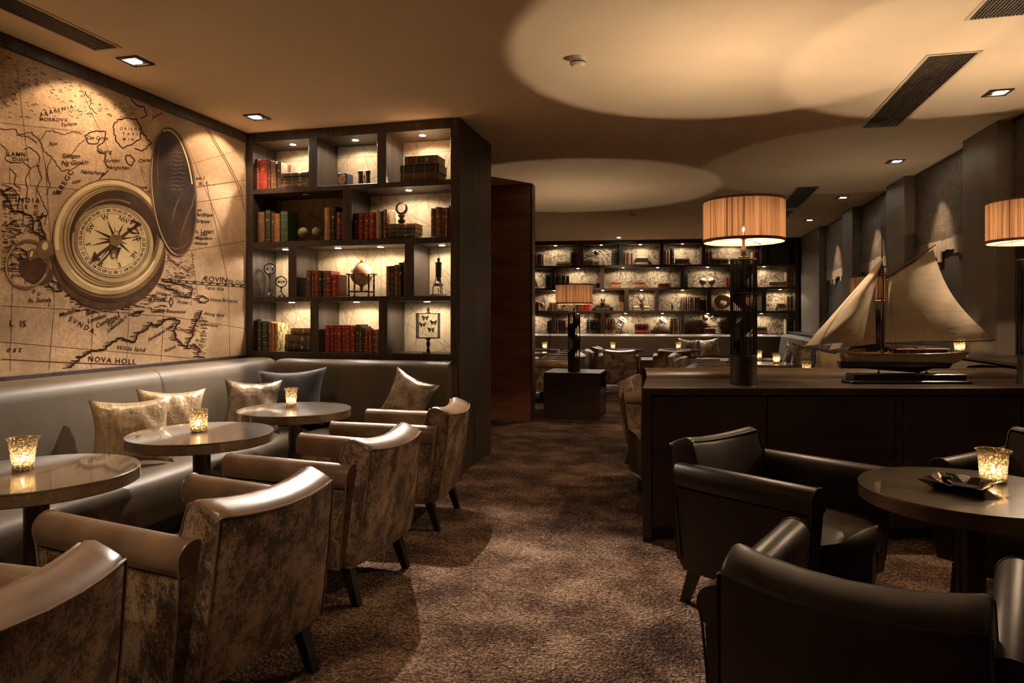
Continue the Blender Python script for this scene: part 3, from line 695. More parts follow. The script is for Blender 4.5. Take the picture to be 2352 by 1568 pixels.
grille(1.39, 1.65, 4.57, 6.18, 'long slatted air grille before the large lamp glow')
grille(1.42, 1.68, 2.3, 4.05, 'slatted air grille at the top right of the ceiling')
grille(1.28, 1.52, 8.85, 10.5, 'slatted air grille behind the big lampshade')
grille(1.26, 1.50, 10.8, 12.4, 'farthest slatted air grille near the back wall')
def smoke(px, py, label):
    Z = (CEIL - CAMZ) * FPX / (HORIZON - py); X = (px - 1176) * Z / FPX
    t = thing('smoke_detector', label, 'smoke detector', (X, Z, CEIL), 0, 'smoke detectors')
    MB().lathe([(.052, 0), (.052, -.014), (.050, -.018)], 24).build('base', 'plastic_white', t)
    MB().lathe([(.046, -.0181), (.048, -.024), (.046, -.040), (.036, -.052), (.012, -.055)], 24).build('cover', 'plastic_white', t)
    MB().lathe([(.0478, -.028), (.0488, -.030), (.0488, -.033), (.0478, -.035)], 24).build('slot', 'vent_dark', t)
smoke(1327, 133, 'white smoke detector inside the large ceiling glow')
smoke(1455, 489, 'white smoke detector farther back near the small ceiling glow')

# ------------------------------------------------------------------ benches
def cushion(prof, x0, x1, r=.045, n=4):
    # profile in (d, z) lofted from x0 to x1 with softly rounded ends
    cx = sum(p[0] for p in prof) / len(prof); cz = sum(p[1] for p in prof) / len(prof)
    loops = []
    def loop(x, k):
        return [(x, cx + (d - cx) * k if False else d + (cx - d) * (1 - k), z + (cz - z) * (1 - k)) for d, z in prof]
    for i in range(n + 1):
        a = PI / 2 * i / n; loops.append(loop(x0 + r * (1 - math.sin(a)), 1 - r * 1.6 * (1 - math.cos(PI / 2 - a)) ))
    m = max(2, int((x1 - x0) / .3))
    for i in range(1, m): loops.append(loop(x0 + r + (x1 - x0 - 2 * r) * i / m, 1))
    for i in range(n + 1):
        a = PI / 2 * i / n; loops.append(loop(x1 - r + r * math.sin(a), 1 - r * 1.6 * (1 - math.cos(a))))
    return MB().loft(loops)
BACKP = [(.02, .43), (.02, .85), (.04, .88), (.08, .895), (.20, .898), (.26, .893), (.305, .875), (.328, .845), (.338, .80), (.365, .62), (.39, .435)]
SEATP = [(.36, .19), (.36, .385), (.60, .397), (.80, .394), (.855, .382), (.882, .355), (.893, .32), (.888, .28), (.87, .14), (.85, .12), (.40, .12)]
BACK2 = [(d * .72, z) for d, z in BACKP]
SEAT2 = [(.26, .19), (.26, .385), (.45, .395), (.60, .392), (.665, .38), (.695, .355), (.705, .32), (.70, .28), (.68, .14), (.66, .12), (.30, .12)]
def bench(name, label, loc, rz, segs, seats, length, back=BACKP, seat=SEATP):
    # local x runs along the wall, local y away from it
    t = thing(name, label, 'bench', loc, rz)
    for a, b in segs: cushion(back, a + .001, b - .001).build('back_cushion', 'bench_leather', t)
    for a, b in seats: cushion(seat, a + .001, b - .001).build('seat_cushion', 'bench_leather', t)
    MB().box(length[0] + .02, length[1] - .02, .05, seat[-2][0] - .06, 0, .125).build('plinth', 'wood_black', t, smooth=False)
    return t
# along the map wall: local x = -v direction flipped so that local y points into the room
bench('corner_bench', 'long olive leather bench under the map mural', RM(-3.655, 5.05, 0), RZ - PI / 2, [(.02, 1.32), (1.32, 3.0), (3.0, 4.7), (4.7, 6.4)], [(.42, 1.32), (1.32, 3.0), (3.0, 4.7), (4.7, 6.4)], (.42, 6.4), seat=SEATP)
bench('corner_bench', 'short olive leather bench below the near bookcase', RM(-1.745, 5.065, 0), RZ + PI, [(.0, 1.49)], [(.0, .99)], (0, .99), BACK2, SEAT2)
BACKF = [(.02, .43), (.02, .84), (.05, .865), (.16, .872), (.24, .862), (.275, .83), (.31, .60), (.335, .435)]
SEATF = [(.30, .20), (.30, .415), (.60, .428), (.80, .42), (.86, .39), (.87, .34), (.84, .14), (.82, .12), (.34, .12)]
_segs = [(.16, .97), (.97, 2.33), (2.33, 3.83), (3.83, 4.95), (4.95, 5.72)]
_p = FAR.w(5.3, -.005)
bench('back_bench', 'long leather bench under the far bookcase', (_p.x, _p.y, 0), FAR.rz + PI, _segs, _segs, (.16, 5.72), BACKF, SEATF)
for lab, y1, segs_ in (('pale leather bench along the piers of the right wall', 7.22, [(0, .95), (.95, 2.2), (2.2, 3.5), (3.5, 4.9)]), ('short pale leather bench at the right wall behind the yacht stern', .95, [(0, 1.2), (1.2, 1.75)])):
    _p = RWALL.w(-.265, y1); _g = [(-b, -a) for a, b in segs_]
    bench('side_bench', lab, (_p.x, _p.y, 0), RWALL.rz + PI / 2, _g, _g, (-segs_[-1][1], 0), [(d, z + .035) for d, z in BACKF], SEATF)

# ------------------------------------------------------------------ pillows
def pillow(label, w, h, thick, mat, loc, face, lean, roll=0.0, group='loose pillows on the benches', name='pillow'):
    # face = heading the pillow's front looks to, lean = tilt backwards
    n = 14; loops = []
    def P(a, b, sgn):
        pinch = .17; x = a * w / 2 * (1.06 - pinch * (1 - b * b)); z = b * h / 2 * (1.06 - pinch * (1 - a * a))
        k = max(0.0, (1 - a ** 2) * (1 - b ** 2)) ** .55 * 1.25
        wr = .007 * math.sin(9 * a + 5 * b + 3 * a * b) * (1.2 - k * .6)
        return (x, sgn * thick / 2 * k + wr * (1 if k > 0.02 else 0), z)
    m = MB()
    g = [-1 + 2 * i / n for i in range(n + 1)]
    for sgn in (1, -1):
        vs = [P(a, b, sgn) for b in g for a in g]
        m._add(vs, [(j * (n + 1) + i, j * (n + 1) + i + 1, (j + 1) * (n + 1) + i + 1, (j + 1) * (n + 1) + i) for j in range(n) for i in range(n)])
    M = Matrix.Rotation(-lean, 4, 'X') @ Matrix.Rotation(roll, 4, 'Y'); m.xform(M)
    zmin = min(p[2] for p in m.v); m.v = [(x, y, z - zmin) for x, y, z in m.v]
    me_o = m.build(name, mat, None, loc=loc, rz=face)
    bm = bmesh.new(); bm.from_mesh(me_o.data); bmesh.ops.remove_doubles(bm, verts=bm.verts, dist=1e-4); bmesh.ops.recalc_face_normals(bm, faces=bm.faces); bm.to_mesh(me_o.data); bm.free()
    me_o.data.polygons.foreach_set('use_smooth', [True] * len(me_o.data.polygons))
    return tag(me_o, label, 'pillow', group)
FU = RZ + PI / 2                             # heading that makes local -y look along +u
SEAT, SEATB = .398, .43
pillow('gold brocade pillow in front, leaning on the map wall bench', .40, .37, .13, 'pillow_gold', RM(-3.07, 3.22, SEAT), RZ + rad(48), rad(14))
pillow('gold brocade pillow tucked behind another gold pillow', .38, .37, .12, 'pillow_gold', RM(-3.10, 3.56, SEAT), RZ + rad(55), rad(12), rad(4))
pillow('bronze leather pillow at the bench corner before the navy pillow', .37, .37, .12, 'pillow_silver', RM(-3.02, 4.26, SEAT), RZ + rad(35), rad(14), rad(3))
pillow('large navy velvet pillow in the bench corner', .52, .42, .13, 'pillow_navy', RM(-2.93, 4.60, SEAT), RZ + rad(10), rad(14), rad(-3))
pillow('crumpled silver leather pillow tilted behind the last armchair', .36, .36, .12, 'pillow_silver', RM(-1.98, 4.62, SEAT), RZ + rad(-4), rad(14), rad(20))
def at_floor(px, Z): return (px - 1176.0) * Z / FPX
for px, Z, w, mat, lab, fc, rl in ((1580, 13.05, .36, 'pillow_silver', 'left silver pillow on the bench under the far bookcase', FAR.rz + .2, .1), (1630, 12.92, .36, 'pillow_silver', 'right silver pillow on the bench under the far bookcase', FAR.rz - .3, -.15)):
    pillow(lab, w, .34, .12, mat, (at_floor(px, Z), Z, SEATB), fc, rad(12), rl)
for lx, ly, w, mat, lab, fc, rl in ((-.66, 4.30, .40, 'pillow_gold', 'pale pillow at the far end of the right wall bench', .9, .1), (-.70, 3.72, .46, 'pillow_print', 'dark blue printed pillow on the right wall bench', .8, -.08), (-.72, 3.12, .46, 'pillow_silver', 'big silver pillow on the right wall bench', .7, .12), (-.66, 2.55, .36, 'pillow_navy', 'small navy pillow low on the right wall bench', .8, .2), (-.68, 2.02, .40, 'pillow_gold', 'rose gold pillow nearest the model yacht', .8, .05)):
    p = RWALL.w(lx - .13, ly, SEATB); pillow(lab, w, .40, .12, mat, p, RWALL.rz - fc, rad(12), rl)

# ------------------------------------------------------------------ armchairs
def make_chair(label, hide, plain, loc, rz, group):
    t = thing('armchair', label, 'armchair', loc, rz, group)
    SEC = [(-.15, .17), (-.15, .40), (-.185, .53), (-.218, .64), (-.232, .685), (-.242, .706), (-.258, .720), (-.28, .7215), (-.325, .705), (-.352, .692), (-.364, .678), (-.364, .655), (-.342, .45), (-.300, .19), (-.285, .17)]
    loops = []; cols = [-1, -.985, -.94, -.8, -.6, -.35, 0, .35, .6, .8, .94, .985, 1]
    cy = -.26
    for s_ in cols:
        k = {1: .86, .985: .95}.get(abs(s_), 1.0); lp = []
        for y, z in SEC:
            hw = .272 - .022 * (z - .17) / .55
            bow = .038 * (1 - s_ * s_); dip = .022 * (1 - s_ * s_) * max(0, (z - .45) / .27)
            yy = cy + (y - cy) * k; zz = z - (1 - k) * .12 * max(0, (z - .4) / .3)
            lp.append((s_ * hw, yy - bow * (.4 + .6 * (z - .17) / .55), zz - dip))
        loops.append(lp)
    MB().loft(loops, mf=lambda j: 1 if 4 <= j <= 9 else 0).build('backrest', [hide, plain], t)
    pp = MB()
    for q in (5, 10):
        pp.tube([Vector(l[q]) + Vector((0, -.002 if q == 10 else .003, .002)) for l in loops[1:-1]], .0045, 6)
    for sgn in (1, -2):
        l = loops[1] if sgn == 1 else loops[-2]
        pp.tube([Vector(l[j]) + Vector((-.002 if sgn == 1 else .002, -.002, 0)) for j in (10, 11, 12, 13)], .004, 6)
        pp.tube([Vector(l[j]) + Vector((-.002 if sgn == 1 else .002, .002, 0)) for j in (5, 4, 3, 2)], .004, 6)
    tag(pp.build('piping', plain, t), kind='stuff')
    for sgn in (-1, 1):
        def X(x): return sgn * x
        def arm(prof):
            lp = []
            for yf in (-.292, -.286, .330, .338):
                e_ = .004 if abs(yf) > .2 and yf in (-.292, .338) else 0.0; l_ = []
                for x_, z_ in prof:
                    yy = yf + (.045 * (.55 - z_) / .38 if yf < 0 else -.030 * (.55 - z_) / .38)
                    l_.append((X(x_ + (.277 - x_) * e_ * 14), yy, z_ + (.57 - z_) * e_ * 6 + .010 * (yf + .29) / .63))
                lp.append(l_)
            return MB().loft(lp)
        arm([(.238, .17), (.308, .17), (.312, .36), (.312, .512), (.238, .512)]).build('arm_panel', hide, t)
        arc = [(.277 + .050 * math.cos(PI * i / 12), .566 + .050 * math.sin(PI * i / 12)) for i in range(13)]
        arm([(.318, .522), (.326, .545)] + arc + [(.227, .545), (.236, .512), (.300, .512)]).build('arm_pad', plain, t)
        pw = MB()
        for yf in (-.289, .335):
            pw.tube([(X(x_), yf + (.045 * (.55 - z_) / .38 if yf < 0 else -.030 * (.55 - z_) / .38), z_ + .010 * (yf + .29) / .63) for x_, z_ in [(.312, .22), (.313, .40), (.319, .522)] + arc + [(.228, .52)]], .0036, 6)
        tag(pw.build('arm_piping', plain, t), kind='stuff')
    # seat with crowned, round nosed cushion
    lp = []
    for i in range(9):
        s_ = -1 + 2 * i / 8; x = .232 * s_; k = 1 - abs(s_) ** 6 * .35; fr = .385 - .05 * s_ * s_
        lp.append([(x, -.15, .30), (x, -.15, .425 - .03 * (1 - k)), (x, .1, .44 - .04 * (1 - k)), (x, fr - .06, .43 - .035 * (1 - k)), (x, fr - .015, .405), (x, fr, .37), (x, fr - .01, .31), (x, fr - .03, .295)])
    MB().loft(lp).build('seat', plain, t)
    MB().prism([(-.234, -.25), (.234, -.25), (.234, .31), (.12, .345), (-.12, .345), (-.234, .31)], .17, .298).build('seat_base', hide, t, smooth=False)
    for sx in (-1, 1):
        for y, sp_ in ((-.235, -.055), (.27, .03)):
            m = MB(); a, b = .024, .016
            top = [(sx * .225 + dx * a, y + dy * a, .172) for dx, dy in ((-1, -1), (1, -1), (1, 1), (-1, 1))]
            bot = [(sx * .235 + dx * b, y + sp_ + dy * b, 0) for dx, dy in ((-1, -1), (1, -1), (1, 1), (-1, 1))]
            m.loft([bot, top]).build('leg', 'wood_black', t, smooth=False)
    return t
def head(fx, fy): return math.atan2(-fx, fy)            # rotation that turns local +y to (fx, fy)
UF = RZ + PI / 2                                         # facing the map wall (-u)
G1, G2, G3 = 'pale mottled armchairs', 'dark brown armchairs', 'pale armchairs farther back'
pc = make_chair('mottled tan armchair at the lower left edge, mostly cut off', 'hide_mottled', 'leather_tan', RM(-1.64, 1.07), UF + rad(2), G1)
copy_tree(pc, RM(-1.60, 1.96), UF - rad(9), 'mottled tan armchair second from the camera on the left', G1)
copy_tree(pc, RM(-1.66, 2.93), UF - rad(3), 'mottled tan armchair third from the camera on the left', G1)
copy_tree(pc, RM(-1.72, 3.94), UF + rad(5), 'mottled tan armchair fourth from camera, beside the bookcase side', G1)
dk = make_chair('dark brown leather armchair with its front showing, beside the sideboard counter', 'leather_dark', 'leather_dark', (1.12, 2.90, 0), head(.61, -.79), G2)
copy_tree(dk, (.88, 1.66, 0), head(.61, .79), 'dark brown leather armchair with back turned, nearest the camera', G2)
copy_tree(dk, (2.30, 2.92, 0), head(-.85, -.53), 'dark brown leather armchair cut off by the right edge', G2)
for k, v in enumerate((9.68, 10.66, 11.75)):
    copy_tree(pc, RM(-1.84, v), UF + rad((-3, 4, -2)[k]), ['pale armchair just behind the low cabinet lamp', 'pale armchair in the middle of the row behind the low cabinet', 'pale armchair farthest in the row behind the low cabinet'][k], G3)
for k, (px, Z) in enumerate(((1421, 10.95), (1547, 10.95))):
    copy_tree(pc, (at_floor(px, Z), Z, 0), FAR.rz + rad((2, -3)[k]), ['pale armchair with back turned, left of two before the far bench', 'pale armchair with back turned, right of two before the far bench'][k], G3)
for k, (u, v) in enumerate(((.12, 9.95), (.22, 9.02), (.36, 7.6))):
    copy_tree(pc, RM(u, v), RZ - PI / 2 + rad((6, -4, 3)[k]), ['pale armchair farthest in the row facing the right wall bench', 'pale armchair in the middle of the row facing right wall bench', 'pale armchair behind the big lamp facing the right wall bench'][k], G3)
copy_tree(pc, RM(-.19, 6.02), RZ - PI / 2 + rad(-6), 'pale armchair peeking out at the left end of the counter', G3)

# ------------------------------------------------------------------ round tables, votives, ashtray
TH_T = .655
def make_table(label, loc, group):
    t = thing('round_table', label, 'table', loc, 0, group)
    MB().lathe([(.001, TH_T - .052), (.343, TH_T - .052), (.348, TH_T - .048), (.3485, TH_T - .008)], 72).build('table_edge', 'table_crackle', t)
    MB().lathe([(.3485, TH_T - .0079), (.3495, TH_T - .004), (.346, TH_T), (.001, TH_T)], 72).build('table_top', 'table_lacquer', t)
    MB().lathe([(.042, .028), (.042, TH_T - .06)], 28).build('pole', 'bronze_dark', t)
    MB().lathe([(.07, TH_T - .06), (.10, TH_T - .052)], 28).build('mounting_plate', 'bronze_dark', t)
    MB().lathe([(.225, 0), (.225, .010), (.20, .016), (.06, .024), (.042, .03)], 40).build('base', 'bronze_dark', t)
    return t
GT = 'round lacquered tables'
tb = make_table('round lacquered table at the left edge holding a tall flared votive', RM(-2.40, 2.06), GT)
copy_tree(tb, RM(-2.40, 2.97), 0, 'round lacquered table second from camera, with the straight gold votive', GT)
copy_tree(tb, RM(-2.43, 3.87), 0, 'round lacquered table by the corner bench and navy pillow', GT)
TR = (1.575, 2.34, 0)
copy_tree(tb, TR, 0, 'round crackled table on the right holding the black ashtray', GT)
for k, v in enumerate((9.72, 10.72, 11.85)):
    copy_tree(tb, RM(-2.54, v), 0, ['nearest of the three tables behind the red partition', 'middle one of the three tables behind the red partition', 'farthest of the three tables behind the red partition'][k], GT)
for k, (px, Z) in enumerate(((1434, 12.05), (1562, 12.05))):
    copy_tree(tb, (at_floor(px, Z), Z, 0), 0, ['left table before the bench under the far bookcase', 'right table before the bench under the far bookcase'][k], GT)
for k, (u, v) in enumerate(((.88, 9.9), (.96, 9.0), (1.04, 7.6))):
    copy_tree(tb, RM(u, v), 0, ['farthest table along the right wall bench', 'middle table along the right wall bench', 'table along the right wall bench nearest the big lamp'][k], GT)

def make_votive(label, loc, r0, r1, h, lip, group, ribs=0):
    t = thing('votive_holder', label, 'candle holder', loc, random.uniform(0, 6), group)
    prof = [(r0 * .85, 0), (r0, .004), (r0 * 1.01, h * .18), (r0 + (r1 - r0) * .45, h * .55), (r1, h * .9), (r1 + lip, h * .965), (r1 + lip, h), (r1 + lip * .3, h * .995), (r1 - .004, h * .9), (r0 + (r1 - r0) * .45 - .004, h * .55), (r0 - .004, h * .18), (r0 - .006, .012), (.001, .012)]
    MB().lathe(prof, 48, cap=False, rmod=(lambda q: 1 + .012 * math.cos(2 * PI * q * 16)) if ribs else None).build('glass_cup', 'mercury_glass', t)
    MB().lathe([(.001, .013), (.019, .013), (.019, h * .26), (.001, h * .26)], 16).build('candle', 'candle_wax', t)
    MB().lathe([(.0008, h * .26), (.0045, h * .30), (.006, h * .35), (.0045, h * .42), (.0005, h * .52)], 12).build('flame', 'flame_glow', t)
    return t
GV = 'lit candle votives'
Zc = lambda y: (CAMZ - TH_T) * FPX / (y - HORIZON)
def on_table(px, py): Z = Zc(py); return ((px - 1176) * Z / FPX, Z, TH_T)
v3 = make_votive('flared mercury glass votive on the leftmost table', on_table(53, 1079), .036, .048, .125, .008, GV, 1)
make_votive('straight ribbed gold votive on the second left table', on_table(457, 990), .041, .042, .112, .002, GV, 1)
make_votive('flared footed gold votive on the corner table', on_table(669, 934), .031, .039, .122, .007, GV, 1)
make_votive('wide clear mercury glass votive beside the black ashtray', on_table(2281, 1106), .041, .048, .115, .009, GV, 1)
def far_v(loc, label): copy_tree(v3, loc, random.uniform(0, 6), label, GV)
for u, v, lab in ((-2.44, 9.76, 'votive on the nearest table behind the red partition'), (-2.50, 10.75, 'votive on the middle table behind the red partition'), (-2.46, 11.82, 'votive on the farthest table behind the red partition')):
    p = RM(u, v, TH_T); far_v(p, lab)
for px, Z, lab in ((1408, 12.0, 'votive behind the left chair before the far bench'), (1558, 12.0, 'votive left of the silver pillows at the far bench')):
    far_v((at_floor(px, Z), Z, TH_T), lab)
for u, v, lab in ((.92, 9.8, 'votive on the farthest right wall table'), (1.06, 9.05, 'votive in front of the blue printed pillow'), (1.17, 7.52, 'votive just above the leather roll left of the yacht')):
    far_v(RM(u, v, TH_T), lab)
k_ = (2204 - 1176) / FPX
_Z = 2.26 / (CT * k_ - ST); far_v((k_ * _Z, _Z, .931), 'votive on the wall ledge behind the yacht stern')

t = thing('ashtray', 'square black glazed ashtray on the right table', 'ashtray', on_table(2205, 1122), rad(38))
o_ = MB(); R0, R1, R2, R3, hh = .084, .132, .124, .078, .030
def sq(r, z, k=.0):
    out = []
    for i in range(4):
        a = PI / 4 + i * PI / 2; b = a + PI / 2
        p0 = Vector((math.cos(a), math.sin(a))) * r * 1.0; p1 = Vector((math.cos(b), math.sin(b))) * r
        for q in (0, .08, .42, .5, .58, .92):
            p = p0.lerp(p1, q); out.append((p.x, p.y, z - (k if q == .5 else 0)))
    return out
o_.loft([sq(R0, 0), sq(R0 * 1.08, .004), sq(R1, hh - .004, .004), sq(R1 + .004, hh, .006), sq(R2, hh, .006), sq(R3, .010), sq(.004, .009)])
o_.build('tray', 'ashtray_black', t)
MB().box(-.014, .014, -.088, -.060, .016, .028, .004).xform(Matrix.Rotation(rad(140), 4, 'Z')).build('rest', 'ashtray_black', t)

# ------------------------------------------------------------------ counter with leather roll, low cabinet
CX, CY, CH = .7225, 3.776, .848
t = thing('sideboard_counter', 'long dark wood counter carrying the big lamp and model yacht', 'counter', (CX, CY, 0))
SK = .228                                                # the left end leans with the room, the front faces the camera
def skew(m): m.v = [(x + y * SK, y, z) for x, y, z in m.v]; return m
skew(MB().box(0, 2.66, 0, .56, CH - .04, CH, .002)).build('counter_top', 'wood_counter', t, smooth=False)
skew(MB().box(0, .05, 0, .56, 0, CH - .04, .002)).build('end_panel', 'wood_counter', t, smooth=False)
skew(MB().box(.05, 2.61, .03, .54, .07, CH - .04)).build('carcass', 'wood_counter', t, smooth=False)
skew(MB().box(.05, 2.61, .06, .50, 0, .07)).build('plinth', 'wood_black', t, smooth=False)
for a, b in ((.052, .690), (.696, 1.398), (1.448, 2.1), (2.106, 2.60)):
    skew(MB().box(a, b, .008, .029, .075, CH - .048, .003)).build('front_panel', 'wood_counter', t, smooth=False)
skew(MB().box(1.401, 1.445, .012, .029, .075, CH - .048, .002)).build('front_post', 'wood_counter', t, smooth=False)
t = thing('booth_bench', 'brown leather bench with a rolled back behind the counter', 'bench', (CX + .135, CY + .57, 0))
roll = [(0, .40), (0, .86), (.02, .892), (.06, .908), (.11, .908), (.15, .890), (.165, .86), (.20, .43), (.20, .40)]
cushion([(d, z) for d, z in roll], 0, 2.40, .05).build('back_roll', 'leather_brown', t)
cushion([(.17, .16), (.17, .41), (.40, .425), (.66, .415), (.70, .38), (.69, .14), (.66, .12)], 0, 1.5, .04).build('seat_cushion', 'bench_leather', t)
MB().box(.05, 1.45, .06, .60, 0, .155).build('plinth', 'wood_black', t, smooth=False)
t = thing('low_cabinet', 'low dark cabinet with an open cubby, under the small lamp', 'cabinet', RM(-1.70, 8.10, 0), RZ)
MB().box(0, .68, 0, .62, .535, .56, .002).build('cabinet_top', 'wood_counter', t, smooth=False)
MB().box(0, .68, 0, .02, 0, .535, .002).build('front_panel', 'wood_counter', t, smooth=False)
MB().box(0, .68, .60, .62, 0, .535, .002).build('rear_panel', 'wood_counter', t, smooth=False)
MB().box(0, .02, .02, .60, 0, .535).build('side_panel', 'wood_counter', t, smooth=False)
MB().box(.02, .67, .02, .60, .33, .35).build('shelf', 'wood_counter', t, smooth=False)
MB().box(.02, .66, .02, .60, 0, .05).build('plinth', 'wood_black', t, smooth=False)
d = MB().box(.655, .675, .03, .59, .055, .325, .002).build('door', 'wood_counter', t, smooth=False)
MB().ball((.682, .12, .20), .010).build('knob', 'chrome', d)
t = thing('low_cabinet', 'low dark cabinet by the right wall, hidden behind the yacht', 'cabinet', RWALL.w(-.80, 1.20), RWALL.rz)

# ------------------------------------------------------------------ pleated lamps
for nm_, k_ in (('bulb_glow_soft', .6), ('bulb_glow_dim', .22)):
    emit(nm_, LAMP_COL, k_ * LAMP_W / (PI * 4 * PI * BULB_R ** 2))
def dim(root, mat):
    for o in root.children:
        if o.name.startswith('filament'): o.material_slots[0].link = 'OBJECT'; o.material_slots[0].material = MATS[mat]
def make_lamp(label, loc, rz, group):
    t = thing('table_lamp', label, 'lamp', loc, rz, group)
    MB().lathe([(.001, 0), (.076, 0), (.077, .004), (.075, .010), (.075, .164), (.070, .168), (.001, .168)], 40).build('base', 'bronze_dark', t)
    cg = MB()
    for i in range(18):
        a = 2 * PI * i / 18; cg.tube([(.073 * math.cos(a), .073 * math.sin(a), .166), (.073 * math.cos(a), .073 * math.sin(a), .728)], .0028 if i % 3 else .0042, 6)
    tag(cg.build('cage_rods', 'iron_black', t), kind='stuff')
    st_ = MB()
    for i in range(72):
        a = 2 * PI * (i + .5) / 72; z0 = .53 + .03 * math.sin(i * .7)
        st_.tube([(.0735 * math.cos(a), .0735 * math.sin(a), z0), (.0735 * math.cos(a), .0735 * math.sin(a), .728)], .0012, 4)
    tag(st_.build('cage_strings', 'iron_black', t), kind='stuff')
    for z, w in ((.168, .006), (.352, .003), (.53, .004), (.727, .007)):
        MB().tube([(.074 * math.cos(2 * PI * i / 36), .074 * math.sin(2 * PI * i / 36), z) for i in range(36)], w * .7, 6, True).build('cage_ring', 'iron_black', t)
    sp_ = MB(); vs = []; n = 90
    for i in range(n + 1):
        a = i / n * 2 * PI * 1.75 + .8; z = .18 + .52 * i / n
        for r_, dz in ((.018, -.035), (.066, -.055), (.066, .055), (.018, .035)): vs.append((r_ * math.cos(a), r_ * math.sin(a), z + dz * (.5 + .5 * math.sin(PI * i / n)) ))
    sp_.loft([vs[i * 4:i * 4 + 4] for i in range(n + 1)]); sp_.build('spiral_ribbon', 'bronze_dark', t)
    MB().lathe([(.010, .166), (.010, .735), (.014, .74), (.014, .80), (.009, .81), (.009, .845), (.018, .85), (.018, .868)], 14).build('stem', 'bronze_dark', t)
    MB().lathe([(.024, .722), (.030, .728), (.030, .742), (.014, .75)], 20).build('collar', 'bronze_dark', t)
    MB().ball((0, 0, .905), BULB_R, 12, 8).build('filament', 'bulb_glow', t)
    MB().lathe([(.010, .868), (.013, .875), (.026, .900), (.028, .915), (.022, .935), (.004, .943)], 20).build('bulb', 'clear_glass', t)
    N_ = 360
    sh = MB()
    pl = lambda q: 1 + .007 * math.cos(2 * PI * q * 90) + .004 * math.sin(2 * PI * q * 37)
    sh.lathe([(.2275, .832), (.2275, 1.072), (.2262, 1.072), (.2262, .832)], N_, rmod=pl, cap=False)
    shd = sh.build('shade', 'shade_pleated', t)
    for z0, z1 in ((.829, .845), (1.062, 1.075)):
        MB().lathe([(.2235, z0), (.2310, z0), (.2310, z1), (.2235, z1), (.2235, z0)], 90, cap=False).build('shade_trim', 'cloth_trim', shd)
    fr = MB()
    for i in range(3):
        a = 2 * PI * i / 3 + .5; fr.tube([(.012 * math.cos(a), .012 * math.sin(a), .85), (.224 * math.cos(a), .224 * math.sin(a), .837)], .0022, 5)
    tag(fr.build('shade_spokes', 'bronze_dark', shd), kind='stuff')
    return t
GL = 'pleated cage lamps'
lm = make_lamp('big pleated lamp on the counter in the middle of the view', (1.357, 4.0, CH), .3, GL)
copy_tree(lm, (3.05, 4.0, CH), 1.4, 'pleated lamp cut off by the right edge of the view', GL)
p = RM(-1.38, 8.42, .561); dim(copy_tree(lm, p, 2.0, 'small looking pleated lamp on the low cabinet', GL), 'bulb_glow_soft')
p = RWALL.w(-.49, 1.50, .576); dim(copy_tree(lm, p, .7, 'pleated lamp glowing behind the yacht sails', GL), 'bulb_glow_dim')
# cabinet that carries the lamp behind the sails
cb = [o for o in bpy.data.objects if o.name == 'low_cabinet.001'][0]
MB().box(0, .60, 0, .60, .55, .575, .002).build('cabinet_top', 'wood_counter', cb, smooth=False)
MB().box(.01, .59, .01, .59, 0, .55, .002).build('body', 'wood_counter', cb, smooth=False)
MB().box(-.006, .01, .03, .57, .06, .50, .002).build('door', 'wood_counter', cb, smooth=False)

# ------------------------------------------------------------------ metal cloth hangings on the right wall
mesh_lab = ['metal mesh hanging at the far right end, lit from above', 'metal mesh hanging between the nearest two piers in view', 'metal mesh hanging between the second and third pier', 'metal mesh hanging at the far end near the bookcase', 'metal mesh hanging beside the camera']
for k, (y0, y1) in enumerate(((-1.52, -.03), (.68, 2.17), (2.88, 4.39), (5.02, 6.61))):
    t = thing('mesh_hanging', mesh_lab[k], 'wall hanging', RWALL.w(.128, y0), RWALL.rz, 'metal mesh hangings on the right wall')
    L = y1 - y0; rg = random.Random(40 + k); n = 14
    zs_ = [1.98 + rg.uniform(-.03, .03) for i in range(n + 1)]; zf = [z - rg.choice((.10, .13, .16, .19)) for z in zs_]
    MB().loft([[(-.028, L * i / n, zs_[i]), (-.028, L * i / n, 2.78), (-.018, L * i / n, 2.78), (-.018, L * i / n, zs_[i])] for i in range(n + 1)]).build('mesh_sheet', 'metal_mesh', t, smooth=False)
    for i in range(n):
        MB().box(-.030, -.016, L * i / n + .002, L * (i + 1) / n - .002, min(zf[i], zs_[i] - .06), max(zs_[i], zs_[i + 1]) + .006).build('fringe_piece', 'mesh_fringe', t, smooth=False)
    MB().box(-.034, -.010, 0, L, 2.765, 2.795, .003).build('hanging_rail', 'iron_black', t, smooth=False)

